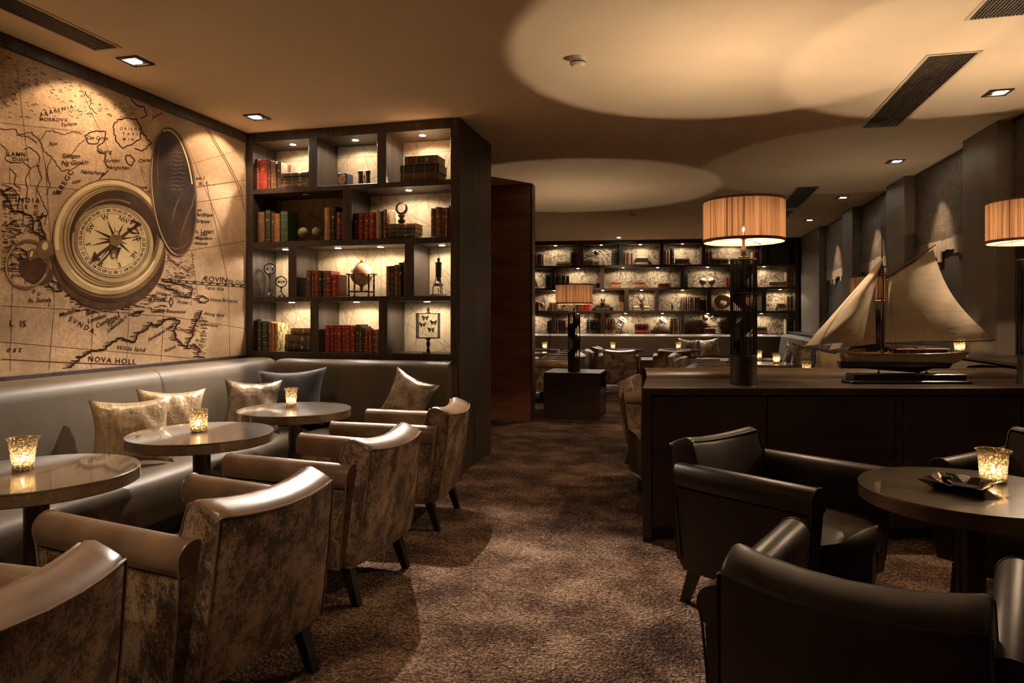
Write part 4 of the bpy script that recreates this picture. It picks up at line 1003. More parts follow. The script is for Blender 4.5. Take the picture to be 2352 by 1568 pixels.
# ------------------------------------------------------------------ model yacht
YZ = 4.06; YS = YZ / FPX; Y0 = 2080
def yx(px): return (px - Y0) * YS
def yz(py): return CAMZ + (HORIZON - py) * YS - CH
def yp(px, py, y=0.0): return (yx(px), y, yz(py))
yt = thing('model_yacht', 'model gaff sailing yacht with cream sails on a black stand', 'model ship', ((Y0 - 1176) * YS, YZ, CH))
MB().box(yx(1943), yx(2217), -.065, .065, 0, .018, .005).build('stand_foot', 'hull_black', yt, smooth=False)
MB().prism([(-.052, .018), (.052, .018), (.052, .052), (.046, .058), (-.046, .058), (-.052, .052)], yx(1952), yx(2206), axis='x').build('stand_plinth', 'hull_black', yt, smooth=False)
for px in (2018, 2128): MB().lathe([(.010, .058), (.010, .064), (.004, .068), (.004, .10), (.007, .105)], 12, (yx(px), 0, 0)).build('stand_pin', 'brass', yt)
def hull(z_top, z_bot, px0, px1, px0b, px1b, beam, nst=26):
    loops = []
    for i in range(nst + 1):
        s_ = i / nst; f = max(.02, math.sin(PI * min(1, .06 + s_ * .90)) ** .7) * (1 if s_ < .6 else 1 - .35 * (s_ - .6) / .4)
        xt = yx(px0 + (px1 - px0) * s_); xb = yx(px0b + (px1b - px0b) * s_)
        sheer = .006 * (1 - 4 * (s_ - .45) ** 2) * -1
        lp = []
        for j in range(9):
            q = -1 + 2 * j / 8; side = math.copysign(1, q) if q else 0
            a = abs(q); zz = z_bot + (z_top + sheer - z_bot) * a ** 2.0; ww = beam * f * (a ** .38 if a else 0)
            lp.append((xb + (xt - xb) * a, math.copysign(ww, q) if q else 0, zz))
        loops.append(lp)
    return loops
up = hull(yz(810), yz(836), 1926, 2223, 1935, 2180, .085)
MB().loft(up).build('hull', 'hull_cream', yt)
lo_ = [[(x, y * .86, z) for x, y, z in l] for l in hull(yz(829), yz(846), 1926, 2188, 1930, 2176, .084)]
MB().loft(lo_).build('hull_bottom', 'hull_black', yt)
MB().loft([[(yx(a), -.006 * k, yz(b)) , (yx(a), .006 * k, yz(b))] + [(yx(c_), .006 * k, yz(d_)), (yx(c_), -.006 * k, yz(d_))] for a, b, c_, d_, k in ((1985, 842, 1985, 846, 1), (2050, 842, 2055, 852, 1.4), (2108, 842, 2108, 856, 1.4), (2150, 842, 2140, 846, .6))]).build('keel', 'hull_black', yt)
MB().loft([[(x, y * .93, z + .0015) for x, y, z in (l[0], l[8])] + [(l[8][0], l[8][1] * .93, l[8][2] - .003), (l[0][0], l[0][1] * .93, l[0][2] - .003)] for l in up[1:-1]]).build('deck', 'deck_wood', yt, smooth=False)
for sgn in (0, 8): MB().tube([Vector(l[sgn]) + Vector((0, 0, .003)) for l in up[1:]], .0028, 6).build('rub_rail', 'wood_mahogany', yt)
cab = MB().box(yx(2056), yx(2168), -.038, .038, yz(812), yz(802), .003).build('cabin', 'wood_mahogany', yt, smooth=False)
MB().box(yx(2052), yx(2172), -.042, .042, yz(802), yz(800), .001).build('cabin_roof', 'sail_cloth', cab, smooth=False)
for px in (2077, 2099, 2122, 2145): MB().lathe([(.006, 0), (.006, .003), (.003, .003)], 12).xform(Matrix.Translation((yx(px), -.0385, yz(807))) @ Matrix.Rotation(PI / 2, 4, 'X')).build('porthole', 'brass', cab)
for px, w in ((2068, 16), (2112, 20)): MB().box(yx(px - w / 2), yx(px + w / 2), -.020, .020, yz(800), yz(797), .002).build('skylight', 'wood_mahogany', cab, smooth=False)
MB().tube([yp(2027, 813), yp(2027, 700), yp(2027, 612)], [.010, .009, .008], 10).build('mast', 'wood_mahogany', yt)
MB().tube([yp(2026, 640), yp(2026, 600), yp(2025, 522)], [.005, .0042, .002], 8).build('topmast', 'wood_mahogany', yt)
MB().box(yx(2020), yx(2036), -.012, .012, yz(614), yz(611), .002).build('crosstree', 'hull_black', yt, smooth=False)
MB().tube([yp(2033, 789), yp(2150, 786), yp(2286, 781)], [.0045, .0055, .003], 8).build('boom', 'wood_mahogany', yt)
MB().tube([yp(2034, 639), yp(2090, 602), yp(2149, 562)], [.006, .005, .003], 8).build('gaff', 'wood_mahogany', yt)
MB().tube([yp(1955, 810), yp(1900, 804), yp(1838, 796)], [.006, .005, .003], 8).build('bowsprit', 'wood_mahogany', yt)
def sail(name, quad, belly, nu=18, nv=18, y0=0.0, curve=None):
    # quad: four corners (px, py) swept as rows; curve: sideways sag of the trailing edge in pixels
    a, b, c_, d_ = [Vector(q) for q in quad]; front, back = [], []
    for j in range(nv + 1):
        t_ = j / nv; l = a.lerp(d_, t_); r_ = b.lerp(c_, t_)
        if curve: r_ = r_ + Vector(curve) * math.sin(PI * t_)
        for i in range(nu + 1):
            s_ = i / nu; p = l.lerp(r_, s_); w = belly * math.sin(PI * s_ ** .8) * math.sin(PI * min(1, .15 + .8 * t_)) + .004 * math.sin(14 * s_ * t_ + 5 * t_) * s_ * (1 - s_) * 4
            front.append((yx(p.x), y0 - w, yz(p.y))); back.append((yx(p.x), y0 - w + .0012, yz(p.y)))
    n = nu + 1; m = MB(); F_ = [(j * n + i, j * n + i + 1, (j + 1) * n + i + 1, (j + 1) * n + i) for j in range(nv) for i in range(nu)]
    ring = [i for i in range(nu)] + [j * n + nu for j in range(nv)] + [nv * n + nu - i for i in range(nu)] + [(nv - j) * n for j in range(nv)]
    o = len(front); m._add(front + back, F_ + [tuple(k + o for k in f)[::-1] for f in F_] + [(ring[k], ring[(k + 1) % len(ring)], ring[(k + 1) % len(ring)] + o, ring[k] + o) for k in range(len(ring))])
    return m.build(name, 'sail_cloth', yt)
sail('mainsail', ((2034, 645), (2143, 573), (2281, 777), (2034, 786)), .030, curve=(-22, 6))
sail('jib', ((2022, 594), (2023, 595), (1979, 782), (1846, 793)), .035, y0=-.02, curve=(-8, 14))
sail('staysail', ((2014, 640), (2015, 641), (2015, 789), (1906, 803)), .022, y0=.012, curve=(-2, 0))
rg = MB(); R_ = .0006
for a, b in (((2026, 600), (2160, 788)), ((2026, 575), (2090, 640)), ((2027, 640), (2052, 800)), ((2025, 528), (2052, 810)), ((2024, 600), (1840, 797)), ((2025, 545), (1839, 796)), ((2036, 615), (2100, 592)), ((2036, 625), (2080, 604)), ((2038, 650), (2040, 800)), ((2116, 731), (2116, 781)), ((2034, 714), (2215, 716)), ((2034, 747), (2238, 748)), ((1930, 812), (1845, 800)), ((2278, 781), (2200, 812))):
    rg.tube([yp(*a, -.034), yp(*b, -.034)], R_, 4)
tag(rg.build('rigging', 'rope', yt), kind='stuff')
an = MB().tube([yp(1958, 812, -.07), yp(1958, 824, -.075)], .0012, 5)
an.tube([yp(1952, 820, -.075), yp(1954, 825, -.076), yp(1958, 826, -.077), yp(1962, 825, -.076), yp(1964, 820, -.075)], .0012, 5)
an.build('anchor', 'iron_black', yt)
for px, h_ in ((2012, 6), (2020, 9), (2034, 8), (2042, 6), (2178, 7)): MB().lathe([(.006, 0), (.004, .004), (.004, h_ * YS * .7), (.006, h_ * YS)], 10, yp(px, 811, -.03)).build('deck_fitting', 'brass', yt)

# ------------------------------------------------------------------ books
BOOKC = {'bright red': (.48, .060, .042), 'red': (.34, .028, .024), 'dark red': (.19, .028, .022), 'black': (.016, .014, .013), 'brown': (.23, .120, .058), 'dark brown': (.115, .068, .040),
         'orange': (.42, .18, .065), 'tan': (.46, .29, .14), 'green': (.05, .10, .06), 'dark green': (.048, .058, .038), 'olive': (.15, .125, .070), 'cream': (.62, .50, .32), 'pale': (.52, .42, .28), 'yellow marbled': (.55, .42, .16), 'dark blue': (.03, .04, .06)}
for k, c_ in BOOKC.items():
    if k == 'yellow marbled': solid('book_' + k, c_, .5, c2=(.10, .07, .04), scale=(30, 30, 22), detail=4, lo=.50, hi=.58)
    else: solid('book_' + k, c_, .42, c2=tuple(x * .62 for x in c_), scale=(25, 25, 25), detail=3)
ORD = ['first', 'second', 'third', 'fourth', 'fifth', 'sixth', 'seventh', 'eighth', 'ninth', 'tenth', 'eleventh', 'twelfth', 'thirteenth', 'fourteenth', 'fifteenth', 'sixteenth']
def cpoly(t_, d_, bulge, w=.0028, off=0.0, open_y=None):
    y1 = d_ if open_y is None else open_y; n = 7; e_ = .0003 if off else 0.0; pts = [(e_, y1)]
    for i in range(n + 1):
        a = i / n; pts.append((e_ + (t_ - 2 * e_) * a, .006 - off - bulge * math.sin(PI * a)))
    pts.append((t_ - e_, y1))
    pts += [(t_ - w, y1), (t_ - w, .012), (w, .012), (w, y1)]
    return pts
def book(root_frame, x0, x1, y0, z0, h, d_, color, label, group, lying=False, detail=True, lean=0.0, bands=5, gilt='gilt', pages='pages', len_=None):
    # upright: thickness x1-x0, height h. lying: thickness h, length x1-x0
    th, hh = (h, x1 - x0) if lying else (x1 - x0, h)
    th = max(th, .008)
    def sw(m):
        if lying: m.v = [(z, y, x) for x, y, z in m.v]
        elif lean: m.xform(Matrix.Rotation(lean, 4, 'Y'))
        return m
    loc = root_frame.w(x0, y0, z0); mt = 'book_' + color; bl = min(th * .22, .008)
    if detail:
        t_ = thing('book', label, 'book', loc, root_frame.rz, group)
        sw(MB().prism(cpoly(th, d_, bl), 0, hh)).build('cover', mt, t_)
        sw(MB().box(.003, th - .003, .0125, d_ - .005, .004, hh - .004)).build('page_block', pages, t_, smooth=False)
        if bands:
            rb = random.Random(int(x0 * 1e4) + int(z0 * 1e3))
            b_ = MB()
            for k in range(bands):
                z_ = hh * (.08 + .84 * k / max(1, bands - 1)); w_ = rb.choice((.0016, .0022, .0035))
                b_.prism(cpoly(th, d_, bl, off=.0009, open_y=.011), z_, z_ + w_)
            if th > .016 and rb.random() < .75:
                z_ = hh * .66; b_.prism(cpoly(th * .62, d_, bl * .8, off=.0, open_y=.010), z_, z_ + hh * .06); 
                n0 = len(b_.v) - 2 * len(cpoly(th, d_, bl)); b_.v[n0:] = [(x + th * .19, y - .0012 - bl * .25, z) for x, y, z in b_.v[n0:]]
            tag(sw(b_).build('spine_bands', gilt, t_), kind='stuff')
        return t_
    m = MB().prism(cpoly(th, d_, bl), 0, hh); m.box(.003, th - .003, .0125, d_ - .005, .004, hh - .004, m=1)
    k = len(m.f)
    if bands:
        for q in range(bands):
            z_ = hh * (.12 + .76 * q / max(1, bands - 1)); m.prism(cpoly(th, d_, bl, off=.0012, open_y=.011), z_, z_ + .005, m=2)
    o = sw(m).build('book', [mt, pages, gilt], None, loc=loc, rz=root_frame.rz)
    return tag(o, label, 'book', group)
def keep(fr, z0, x0, x1):
    rows = NROWS if fr is NEAR else FROWS
    for z_, _, ns in rows:
        if abs(z_ - z0) < .03:
            n_ = min(ns, key=lambda q: abs((q[0] + q[1]) / 2 - (x0 + x1) / 2) - (q[1] - q[0]) / 2)
            x0 = max(x0, n_[0] + .002); x1 = min(x1, n_[1] - .002)
            if x1 - x0 < .008: x0, x1 = (n_[0] + .002, n_[0] + .012) if x0 <= n_[0] + .01 else (n_[1] - .012, n_[1] - .002)
    return x0, x1
def fill(fr, niche, z0, crop, ups, where, group, yl=.03, depth=.17, detail=True, start=0):
    # ups: (x0, x1, top, colour) in a zoomed crop of the photo, read onto the shelf front
    ox, oy, sc = crop
    for k, it in enumerate(ups):
        a, b, top, col = it[:4]; lean = it[4] if len(it) > 4 else 0.0
        x0, _ = fr.at(ox + a / sc, 724, yl); x1, zt = fr.at(ox + b / sc, oy + top / sc, yl)
        g_ = .0012 if detail else .002
        x0, x1 = keep(fr, z0, x0, x1)
        book(fr, x0 + g_, x1 - g_, yl + (k * 7 % 5) * .003, z0 + .0005, max(.06, zt - z0), depth - (k * 3 % 4) * .008, col,
             f'{col} leather book, {ORD[k + start]} upright from left {where}', group, detail=detail, lean=lean,
             bands=0 if col in ('yellow marbled',) else (4 + k % 3 if detail else 3), pages='pages_pale' if col in ('cream', 'pale') else 'pages')
def stack(fr, z0, crop, items, where, group, yl=.03, depth=.15, detail=True, stackname='stack'):
    # items from the top down: (x0, x1, y_top, colour); thickness follows from the next one
    ox, oy, sc = crop; zs_ = []
    for a, b, top, col in items: zs_.append(fr.at(ox + a / sc, oy + top / sc, yl)[1])
    zs_.append(z0 + .0005); n = len(items)
    for k, (a, b, top, col) in enumerate(items):
        x0, _ = fr.at(ox + a / sc, 724, yl); x1, _ = fr.at(ox + b / sc, 724, yl)
        x0, x1 = keep(fr, z0, x0, x1)
        pos = 'top' if k == 0 else 'bottom' if k == n - 1 else ['', 'second', 'third', 'fourth'][k]
        zb = zs_[k + 1]
        book(fr, x0, x1, yl + (k * 5 % 3) * .005, zb, zs_[k] - zb - .0004, depth, col, f'{col} book lying {pos} in the {stackname} {where}', group, lying=True, detail=detail, bands=4 if detail else 3)
Z1, Z2, Z3, Z4 = [r_[0] for r_ in NROWS]
C3, C4, C5, C6 = (560, 260, 5.2267), (820, 260, 5.228), (560, 540, 5.407), (820, 540, 5.406)
GN = 'books in the near bookcase'; W_ = lambda s_: 'in the near ' + s_
nb = W_('bookcase top left niche')
fill(NEAR, 0, Z1, C3, [(104, 120, 553, 'black'), (146, 172, 548, 'bright red'), (170, 268, 556, 'bright red'), (268, 311, 560, 'dark red'), (313, 340, 565, 'orange'), (341, 384, 578, 'brown'), (388, 440, 582, 'dark brown')], nb, GN)
stack(NEAR, Z1, C3, [(452, 772, 712, 'dark brown'), (450, 772, 762, 'dark green'), (450, 773, 800, 'olive'), (450, 774, 840, 'brown')], nb, GN, yl=.035, depth=.18)
stack(NEAR, Z1, C4, [(572, 960, 520, 'dark brown'), (512, 975, 622, 'black'), (520, 968, 722, 'dark brown')], W_('bookcase top right niche'), GN, yl=.035, depth=.2)
nb = W_('bookcase dark second row niche')
fill(NEAR, 0, Z2, C3, [(165, 242, 1182, 'brown'), (246, 309, 1160, 'dark green'), (314, 362, 1190, 'dark brown'), (363, 424, 1202, 'orange'), (430, 516, 1172, 'green')], nb, GN)
fill(NEAR, 0, Z2, C3, [(964, 1034, 1132, 'tan'), (1036, 1098, 1118, 'black'), (1099, 1174, 1180, 'dark red'), (1175, 1186, 1140, 'bright red')], nb, GN, start=5)
nb = W_('bookcase bright second row niche')
fill(NEAR, 0, Z2, C3, [(1300, 1360, 1200, 'black'), (1360, 1432, 1192, 'red'), (1432, 1505, 1190, 'red'), (1505, 1581, 1188, 'red')], nb, GN)
fill(NEAR, 0, Z2, C4, [(225, 281, 1165, 'pale'), (283, 300, 1172, 'dark brown'), (301, 352, 1152, 'brown')], nb, GN, start=4)
fill(NEAR, 0, Z2, C4, [(356, 398, 1150, 'orange'), (400, 434, 1162, 'cream'), (436, 474, 1172, 'cream')], nb, GN, start=7, yl=.215, depth=.12)
stack(NEAR, Z2, C4, [(364, 695, 1328, 'brown'), (362, 690, 1384, 'dark brown'), (360, 686, 1440, 'dark green')], nb, GN, yl=.03, depth=.17)
fill(NEAR, 0, Z2, C4, [(884, 929, 1142, 'brown'), (930, 1003, 1124, 'brown'), (1004, 1050, 1132, 'dark brown'), (1052, 1088, 1130, 'brown'), (1090, 1108, 1104, 'dark red')], nb, GN, start=10)
nb = W_('bookcase wide third row niche')
fill(NEAR, 0, Z3, C5, [(772, 836, 440, 'dark brown'), (838, 863, 434, 'brown'), (864, 919, 434, 'red'), (920, 972, 442, 'black'), (974, 1015, 440, 'dark brown'), (1016, 1084, 442, 'dark red'), (1088, 1164, 488, 'red')], nb, GN)
fill(NEAR, 0, Z3, C6, [(356, 410, 384, 'brown'), (411, 450, 380, 'dark brown'), (451, 511, 366, 'brown'), (512, 567, 340, 'black'), (568, 586, 318, 'dark brown')], nb, GN, start=7)
nb = W_('bookcase bottom left niche')
fill(NEAR, 0, Z4, C5, [(160, 212, 1042, 'dark green'), (216, 284, 1070, 'dark green'), (288, 330, 1075, 'brown'), (332, 380, 1090, 'orange'), (382, 412, 1094, 'yellow marbled')], nb, GN)
stack(NEAR, Z4, C5, [(580, 818, 1152, 'brown'), (505, 818, 1228, 'dark brown'), (503, 818, 1344, 'black')], nb, GN, yl=.03, depth=.2)
nb = W_('bookcase bottom middle niche')
fill(NEAR, 0, Z4, C5, [(1010, 1066, 1118, 'red'), (1068, 1110, 1120, 'red'), (1111, 1152, 1118, 'red'), (1153, 1214, 1118, 'red'), (1215, 1260, 1120, 'red'), (1261, 1316, 1118, 'red'), (1320, 1376, 1134, 'red'), (1377, 1426, 1110, 'dark green'), (1428, 1465, 1134, 'dark brown'), (1466, 1500, 1158, 'dark green'), (1503, 1538, 1185, 'bright red'), (1540, 1585, 1176, 'bright red'), (1587, 1624, 1174, 'dark red')], nb, GN)
fill(NEAR, 0, Z4, C6, [(221, 264, 1172, 'orange')], nb, GN, start=13)

F1, F2, F3, F4 = (1120, 520, 6.533), (1460, 520, 5.6), (1120, 680, 5.226), (1460, 660, 5.345)
Y1, Y2, Y3, Y4 = [r_[0] for r_ in FROWS]
GF = 'books in the far bookcase'
def wf(row, n): return f'in far bookcase {row} row, {n} niche'
kw = dict(yl=.115, depth=.17, detail=False)
fill(FAR, 0, Y1, F1, [(690, 714, 388, 'black'), (716, 744, 410, 'dark brown'), (746, 780, 410, 'dark red'), (781, 814, 412, 'dark red'), (816, 852, 420, 'pale'), (1238, 1275, 388, 'dark brown'), (1276, 1324, 372, 'black'), (1326, 1380, 370, 'dark red')], wf('top', 'first'), GF, **kw)
stack(FAR, Y1, F1, [(1030, 1234, 528, 'brown')], wf('top', 'first'), GF, **kw)
fill(FAR, 0, Y1, F1, [(1855, 1890, 366, 'dark green'), (1891, 1935, 366, 'dark green'), (1937, 1972, 350, 'black')], wf('top', 'second'), GF, **kw)
fill(FAR, 0, Y1, F1, [(2040, 2084, 392, 'tan'), (2086, 2150, 392, 'tan'), (2152, 2204, 392, 'pale')], wf('top', 'third'), GF, **kw)
stack(FAR, Y1, F2, [(0, 165, 388, 'pale'), (-12, 160, 430, 'cream'), (-10, 162, 462, 'pale')], wf('top', 'third'), GF, **kw)
fill(FAR, 0, Y1, F2, [(370, 404, 310, 'brown'), (405, 441, 308, 'orange'), (444, 496, 284, 'black')], wf('top', 'fourth'), GF, **kw)
stack(FAR, Y1, F2, [(518, 694, 408, 'dark brown'), (514, 690, 440, 'brown')], wf('top', 'fourth'), GF, **kw)
fill(FAR, 0, Y1, F2, [(912, 950, 318, 'dark red'), (952, 990, 318, 'dark brown'), (1500, 1520, 330, 'cream'), (1521, 1555, 322, 'red'), (1556, 1588, 318, 'dark red'), (1589, 1616, 316, 'dark red')], wf('top', 'fifth'), GF, **kw)
stack(FAR, Y1, F2, [(992, 1194, 402, 'brown'), (992, 1196, 444, 'dark brown')], wf('top', 'fifth'), GF, **kw)
fill(FAR, 0, Y2, F1, [(855, 906, 724, 'dark green'), (908, 952, 712, 'dark green')], wf('second', 'first'), GF, **kw)
fill(FAR, 0, Y2, F1, [(1030, 1082, 726, 'black'), (1084, 1110, 720, 'dark brown'), (1111, 1140, 722, 'dark brown'), (1142, 1172, 732, 'dark brown'), (1178, 1208, 738, 'brown'), (1210, 1236, 738, 'cream')], wf('second', 'second'), GF, **kw)
stack(FAR, Y2, F1, [(1560, 1684, 842, 'dark brown'), (1566, 1682, 880, 'black')], wf('second', 'second'), GF, **kw)
stack(FAR, Y2, F2, [(292, 440, 722, 'brown'), (290, 442, 752, 'dark red')], wf('second', 'third'), GF, **kw)
fill(FAR, 0, Y2, F2, [(630, 652, 606, 'black'), (654, 678, 606, 'dark brown'), (1165, 1196, 654, 'red')], wf('second', 'fourth'), GF, **kw)
stack(FAR, Y2, F2, [(1716, 1926, 698, 'cream'), (1712, 1930, 728, 'pale'), (1714, 1928, 758, 'cream')], wf('second', 'fifth'), GF, **kw)
fill(FAR, 0, Y2, F2, [(1932, 1964, 584, 'tan'), (1966, 2000, 584, 'tan'), (2002, 2038, 586, 'tan')], wf('second', 'fifth'), GF, **kw)
fill(FAR, 0, Y3, F3, [(558, 580, 72, 'dark brown'), (582, 615, 72, 'brown'), (736, 762, 78, 'dark brown'), (763, 790, 80, 'brown'), (791, 818, 78, 'dark brown'), (819, 844, 80, 'brown'), (1026, 1060, 90, 'red'), (1062, 1100, 88, 'dark green'), (1104, 1150, 92, 'red'), (1151, 1200, 90, 'red'), (1201, 1250, 92, 'bright red'), (1566, 1600, -12, 'brown'), (1602, 1634, -14, 'brown')], wf('third', 'first'), GF, **kw)
stack(FAR, Y3, F3, [(1296, 1466, 88, 'dark brown'), (1298, 1464, 130, 'dark green')], wf('third', 'first'), GF, **kw)
stack(FAR, Y3, F3, [(1760, 1940, 118, 'cream'), (1756, 1944, 146, 'pale')], wf('third', 'second'), GF, **kw)
fill(FAR, 0, Y3, F4, [(566, 598, 116, 'brown'), (600, 628, 116, 'dark brown'), (630, 656, 118, 'brown'), (658, 684, 118, 'dark brown'), (686, 712, 118, 'brown'), (714, 740, 120, 'dark brown'), (742, 768, 120, 'brown'), (770, 798, 120, 'dark brown')], wf('third', 'third'), GF, **kw)
stack(FAR, Y3, F4, [(1756, 1836, 192, 'dark brown'), (1752, 1840, 214, 'brown'), (1756, 1836, 238, 'dark red'), (1750, 1842, 262, 'brown')], wf('third', 'fifth'), GF, **kw)
fill(FAR, 0, Y3, F4, [(1844, 1880, 104, 'brown'), (1882, 1914, 102, 'olive'), (1916, 1946, 98, 'brown')], wf('third', 'fifth'), GF, **kw)
fill(FAR, 0, Y4, F3, [(708, 734, 300, 'dark brown'), (735, 755, 286, 'brown'), (756, 767, 284, 'dark brown')], wf('bottom', 'first'), GF, **kw)
fill(FAR, 0, Y4, F3, [(820, 852, 288, 'dark brown'), (854, 884, 288, 'black'), (886, 914, 290, 'dark brown'), (916, 944, 290, 'dark red'), (1182, 1214, 284, 'dark green'), (1216, 1250, 284, 'dark green'), (1252, 1310, 284, 'black'), (1312, 1352, 274, 'dark green')], wf('bottom', 'second'), GF, **kw)
stack(FAR, Y4, F3, [(948, 990, 354, 'dark brown'), (946, 992, 396, 'brown')], wf('bottom', 'second'), GF, **kw)
fill(FAR, 0, Y4, F3, [(1410, 1438, 268, 'brown'), (1440, 1470, 270, 'dark brown'), (1472, 1502, 268, 'brown'), (1504, 1534, 268, 'tan')], wf('bottom', 'third'), GF, **kw)
stack(FAR, Y4, F3, [(1768, 1930, 332, 'dark red'), (1768, 1930, 372, 'dark brown'), (1766, 1932, 406, 'red')], wf('bottom', 'third'), GF, **kw)
fill(FAR, 0, Y4, F4, [(420, 450, 382, 'dark brown'), (451, 482, 384, 'brown'), (483, 514, 384, 'dark brown'), (515, 545, 386, 'brown')], wf('bottom', 'third'), GF, start=4, **kw)
stack(FAR, Y4, F4, [(1480, 1614, 478, 'dark green'), (1478, 1616, 510, 'orange'), (1480, 1614, 542, 'dark red')], wf('bottom', 'fifth'), GF, **kw)
fill(FAR, 0, Y4, F4, [(1842, 1860, 388, 'cream'), (1862, 1900, 394, 'black'), (1902, 1948, 398, 'black')], wf('bottom', 'fifth'), GF, **kw)

# ------------------------------------------------------------------ ornaments of the near bookcase
def npos(crop, x, yl): return NEAR.at(crop[0] + x / crop[2], 724, yl)[0]
def fpos(crop, x, yl): return FAR.at(crop[0] + x / crop[2], 724, yl)[0]
x = npos(C3, 1180, .06)
t = thing('cube_clock', 'small black cube clock with a copper face', 'clock', NEAR.w(x, .06, Z1 + .0006), NEAR.rz - .12)
MB().box(-.047, .047, 0, .09, 0, .108, .003).build('case', 'wood_black', t, smooth=False)
dl = MB().lathe([(.001, 0), (.040, 0), (.042, .003), (.001, .003)], 32).xform(Matrix.Translation((0, -.0005, .054)) @ Matrix.Rotation(PI / 2, 4, 'X')).build('dial', 'globe_tan', t)
MB().tube([(.041 * math.cos(2 * PI * i / 32), -.003, .054 + .041 * math.sin(2 * PI * i / 32)) for i in range(32)], .0025, 6, True).build('bezel', 'bronze_dark', t)
for l_, a in ((.030, 1.5), (.020, -.5)): MB().tube([(0, -.0045, .054), (l_ * math.sin(a), -.0045, .054 + l_ * math.cos(a))], .0012, 5).build('hand', 'wood_black', dl)
for sx in (-.036, .036): MB().ball((sx, .012, .111), .006, 10, 8).build('corner_knob', 'chrome', t)
x = npos(C3, 1432, .08)
t = thing('binoculars', 'old brass binoculars standing upright beside the cube clock', 'binoculars', NEAR.w(x, .08, Z1 + .0028), NEAR.rz)
for sx in (-1, 1):
    MB().lathe([(.023, 0), (.025, .004), (.025, .02), (.022, .03), (.018, .09), (.018, .098), (.021, .10), (.021, .122), (.016, .126), (.001, .126)], 24, (sx * .030, .02, 0)).xform(Matrix.Rotation(sx * .035, 4, 'Y')).build('barrel', 'bronze_dark', t)
for z_ in (.045, .085): MB().box(-.012, .012, .014, .026, z_ - .004, z_ + .004, .001).build('bridge', 'brass', t, smooth=False)
MB().tube([(0, .02, .03), (0, .02, .11)], .004, 8).build('focus_screw', 'brass', t); MB().lathe([(.009, .07), (.009, .078)], 16, (0, .02, 0)).build('focus_wheel', 'brass', t)
x = NEAR.at(1025, 724, .24)[0]
t = thing('glass_globe', 'pale frosted glass globe half hidden right of the book stack', 'ornament', NEAR.w(1.80, .29, Z1 + .0006), NEAR.rz)
MB().lathe([(.025, 0), (.025, .012), (.010, .02), (.010, .03)], 20).build('foot', 'brass', t); MB().ball((0, 0, .075), .040, 20, 14).build('globe', 'plastic_white', t)
def ball_globe(fr, x, yl, z, r_, h_, mat, label, nm='globe_ornament', grp=None):
    t = thing(nm, label, 'globe', fr.w(x, yl, z + .0006), fr.rz, grp)
    MB().lathe([(r_ * .42, 0), (r_ * .42, h_ * .04), (r_ * .14, h_ * .10), (r_ * .10, h_ * .22), (r_ * .16, h_ * .30)], 20).build('foot', 'bronze_dark', t)
    MB().ball((0, 0, h_ - r_), r_, 24, 16).build('sphere', mat, t)
ball_globe(NEAR, npos(C3, 717, .10), .10, Z2, .047, .128, 'globe_olive', 'left woven ball on a small foot in the dark niche', 'ball_on_stand', 'woven balls on feet')
ball_globe(NEAR, npos(C3, 888, .10), .10, Z2, .047, .130, 'globe_olive', 'right woven ball on a small foot in the dark niche', 'ball_on_stand', 'woven balls on feet')
def ring_ornament(fr, x, yl, z, k, label):
    t = thing('ring_ornament', label, 'ornament', fr.w(x, yl, z), fr.rz, 'ring ornaments on turned feet')
    MB().lathe([(.030 * k, 0), (.032 * k, .006 * k), (.020 * k, .014 * k), (.034 * k, .030 * k), (.030 * k, .040 * k), (.014 * k, .050 * k), (.018 * k, .062 * k), (.030 * k, .074 * k), (.032 * k, .080 * k), (.010 * k, .084 * k)], 24).build('pedestal', 'wood_mahogany', t)
    n = 40; lp = []
    for i in range(n):
        a = 2 * PI * i / n - PI / 2; R_ = .047 * k; w_ = (.004 + .009 * (.5 + .5 * math.sin(-a)) ) * k
        c_ = Vector((R_ * math.cos(a), 0, .137 * k + R_ * math.sin(a))); u_ = Vector((math.cos(a), 0, math.sin(a)))
        lp.append([c_ + u_ * (-w_) + Vector((0, -.008 * k, 0)), c_ + Vector((0, -.010 * k, 0)), c_ + u_ * .003 * k, c_ + Vector((0, .010 * k, 0)), c_ - u_ * w_ + Vector((0, .008 * k, 0))])
    MB().loft(lp, closed=True).build('crescent_ring', 'bronze_dark', t)
    MB().tube([(.053 * k * math.cos(2 * PI * i / 40), 0, .137 * k + .053 * k * math.sin(2 * PI * i / 40)) for i in range(40)], .0025 * k, 6, True).build('outer_ring', 'chrome', t)
    MB().ball((0, 0, .092 * k), .008 * k).build('knuckle', 'brass', t)
ring_ornament(NEAR, npos(C4, 535, .10), .10, NEAR.at(820 + 520 / 5.228, 260 + 1328 / 5.228, .03)[1] + .0005, .98, 'crescent ring ornament standing on the near bookcase book stack')
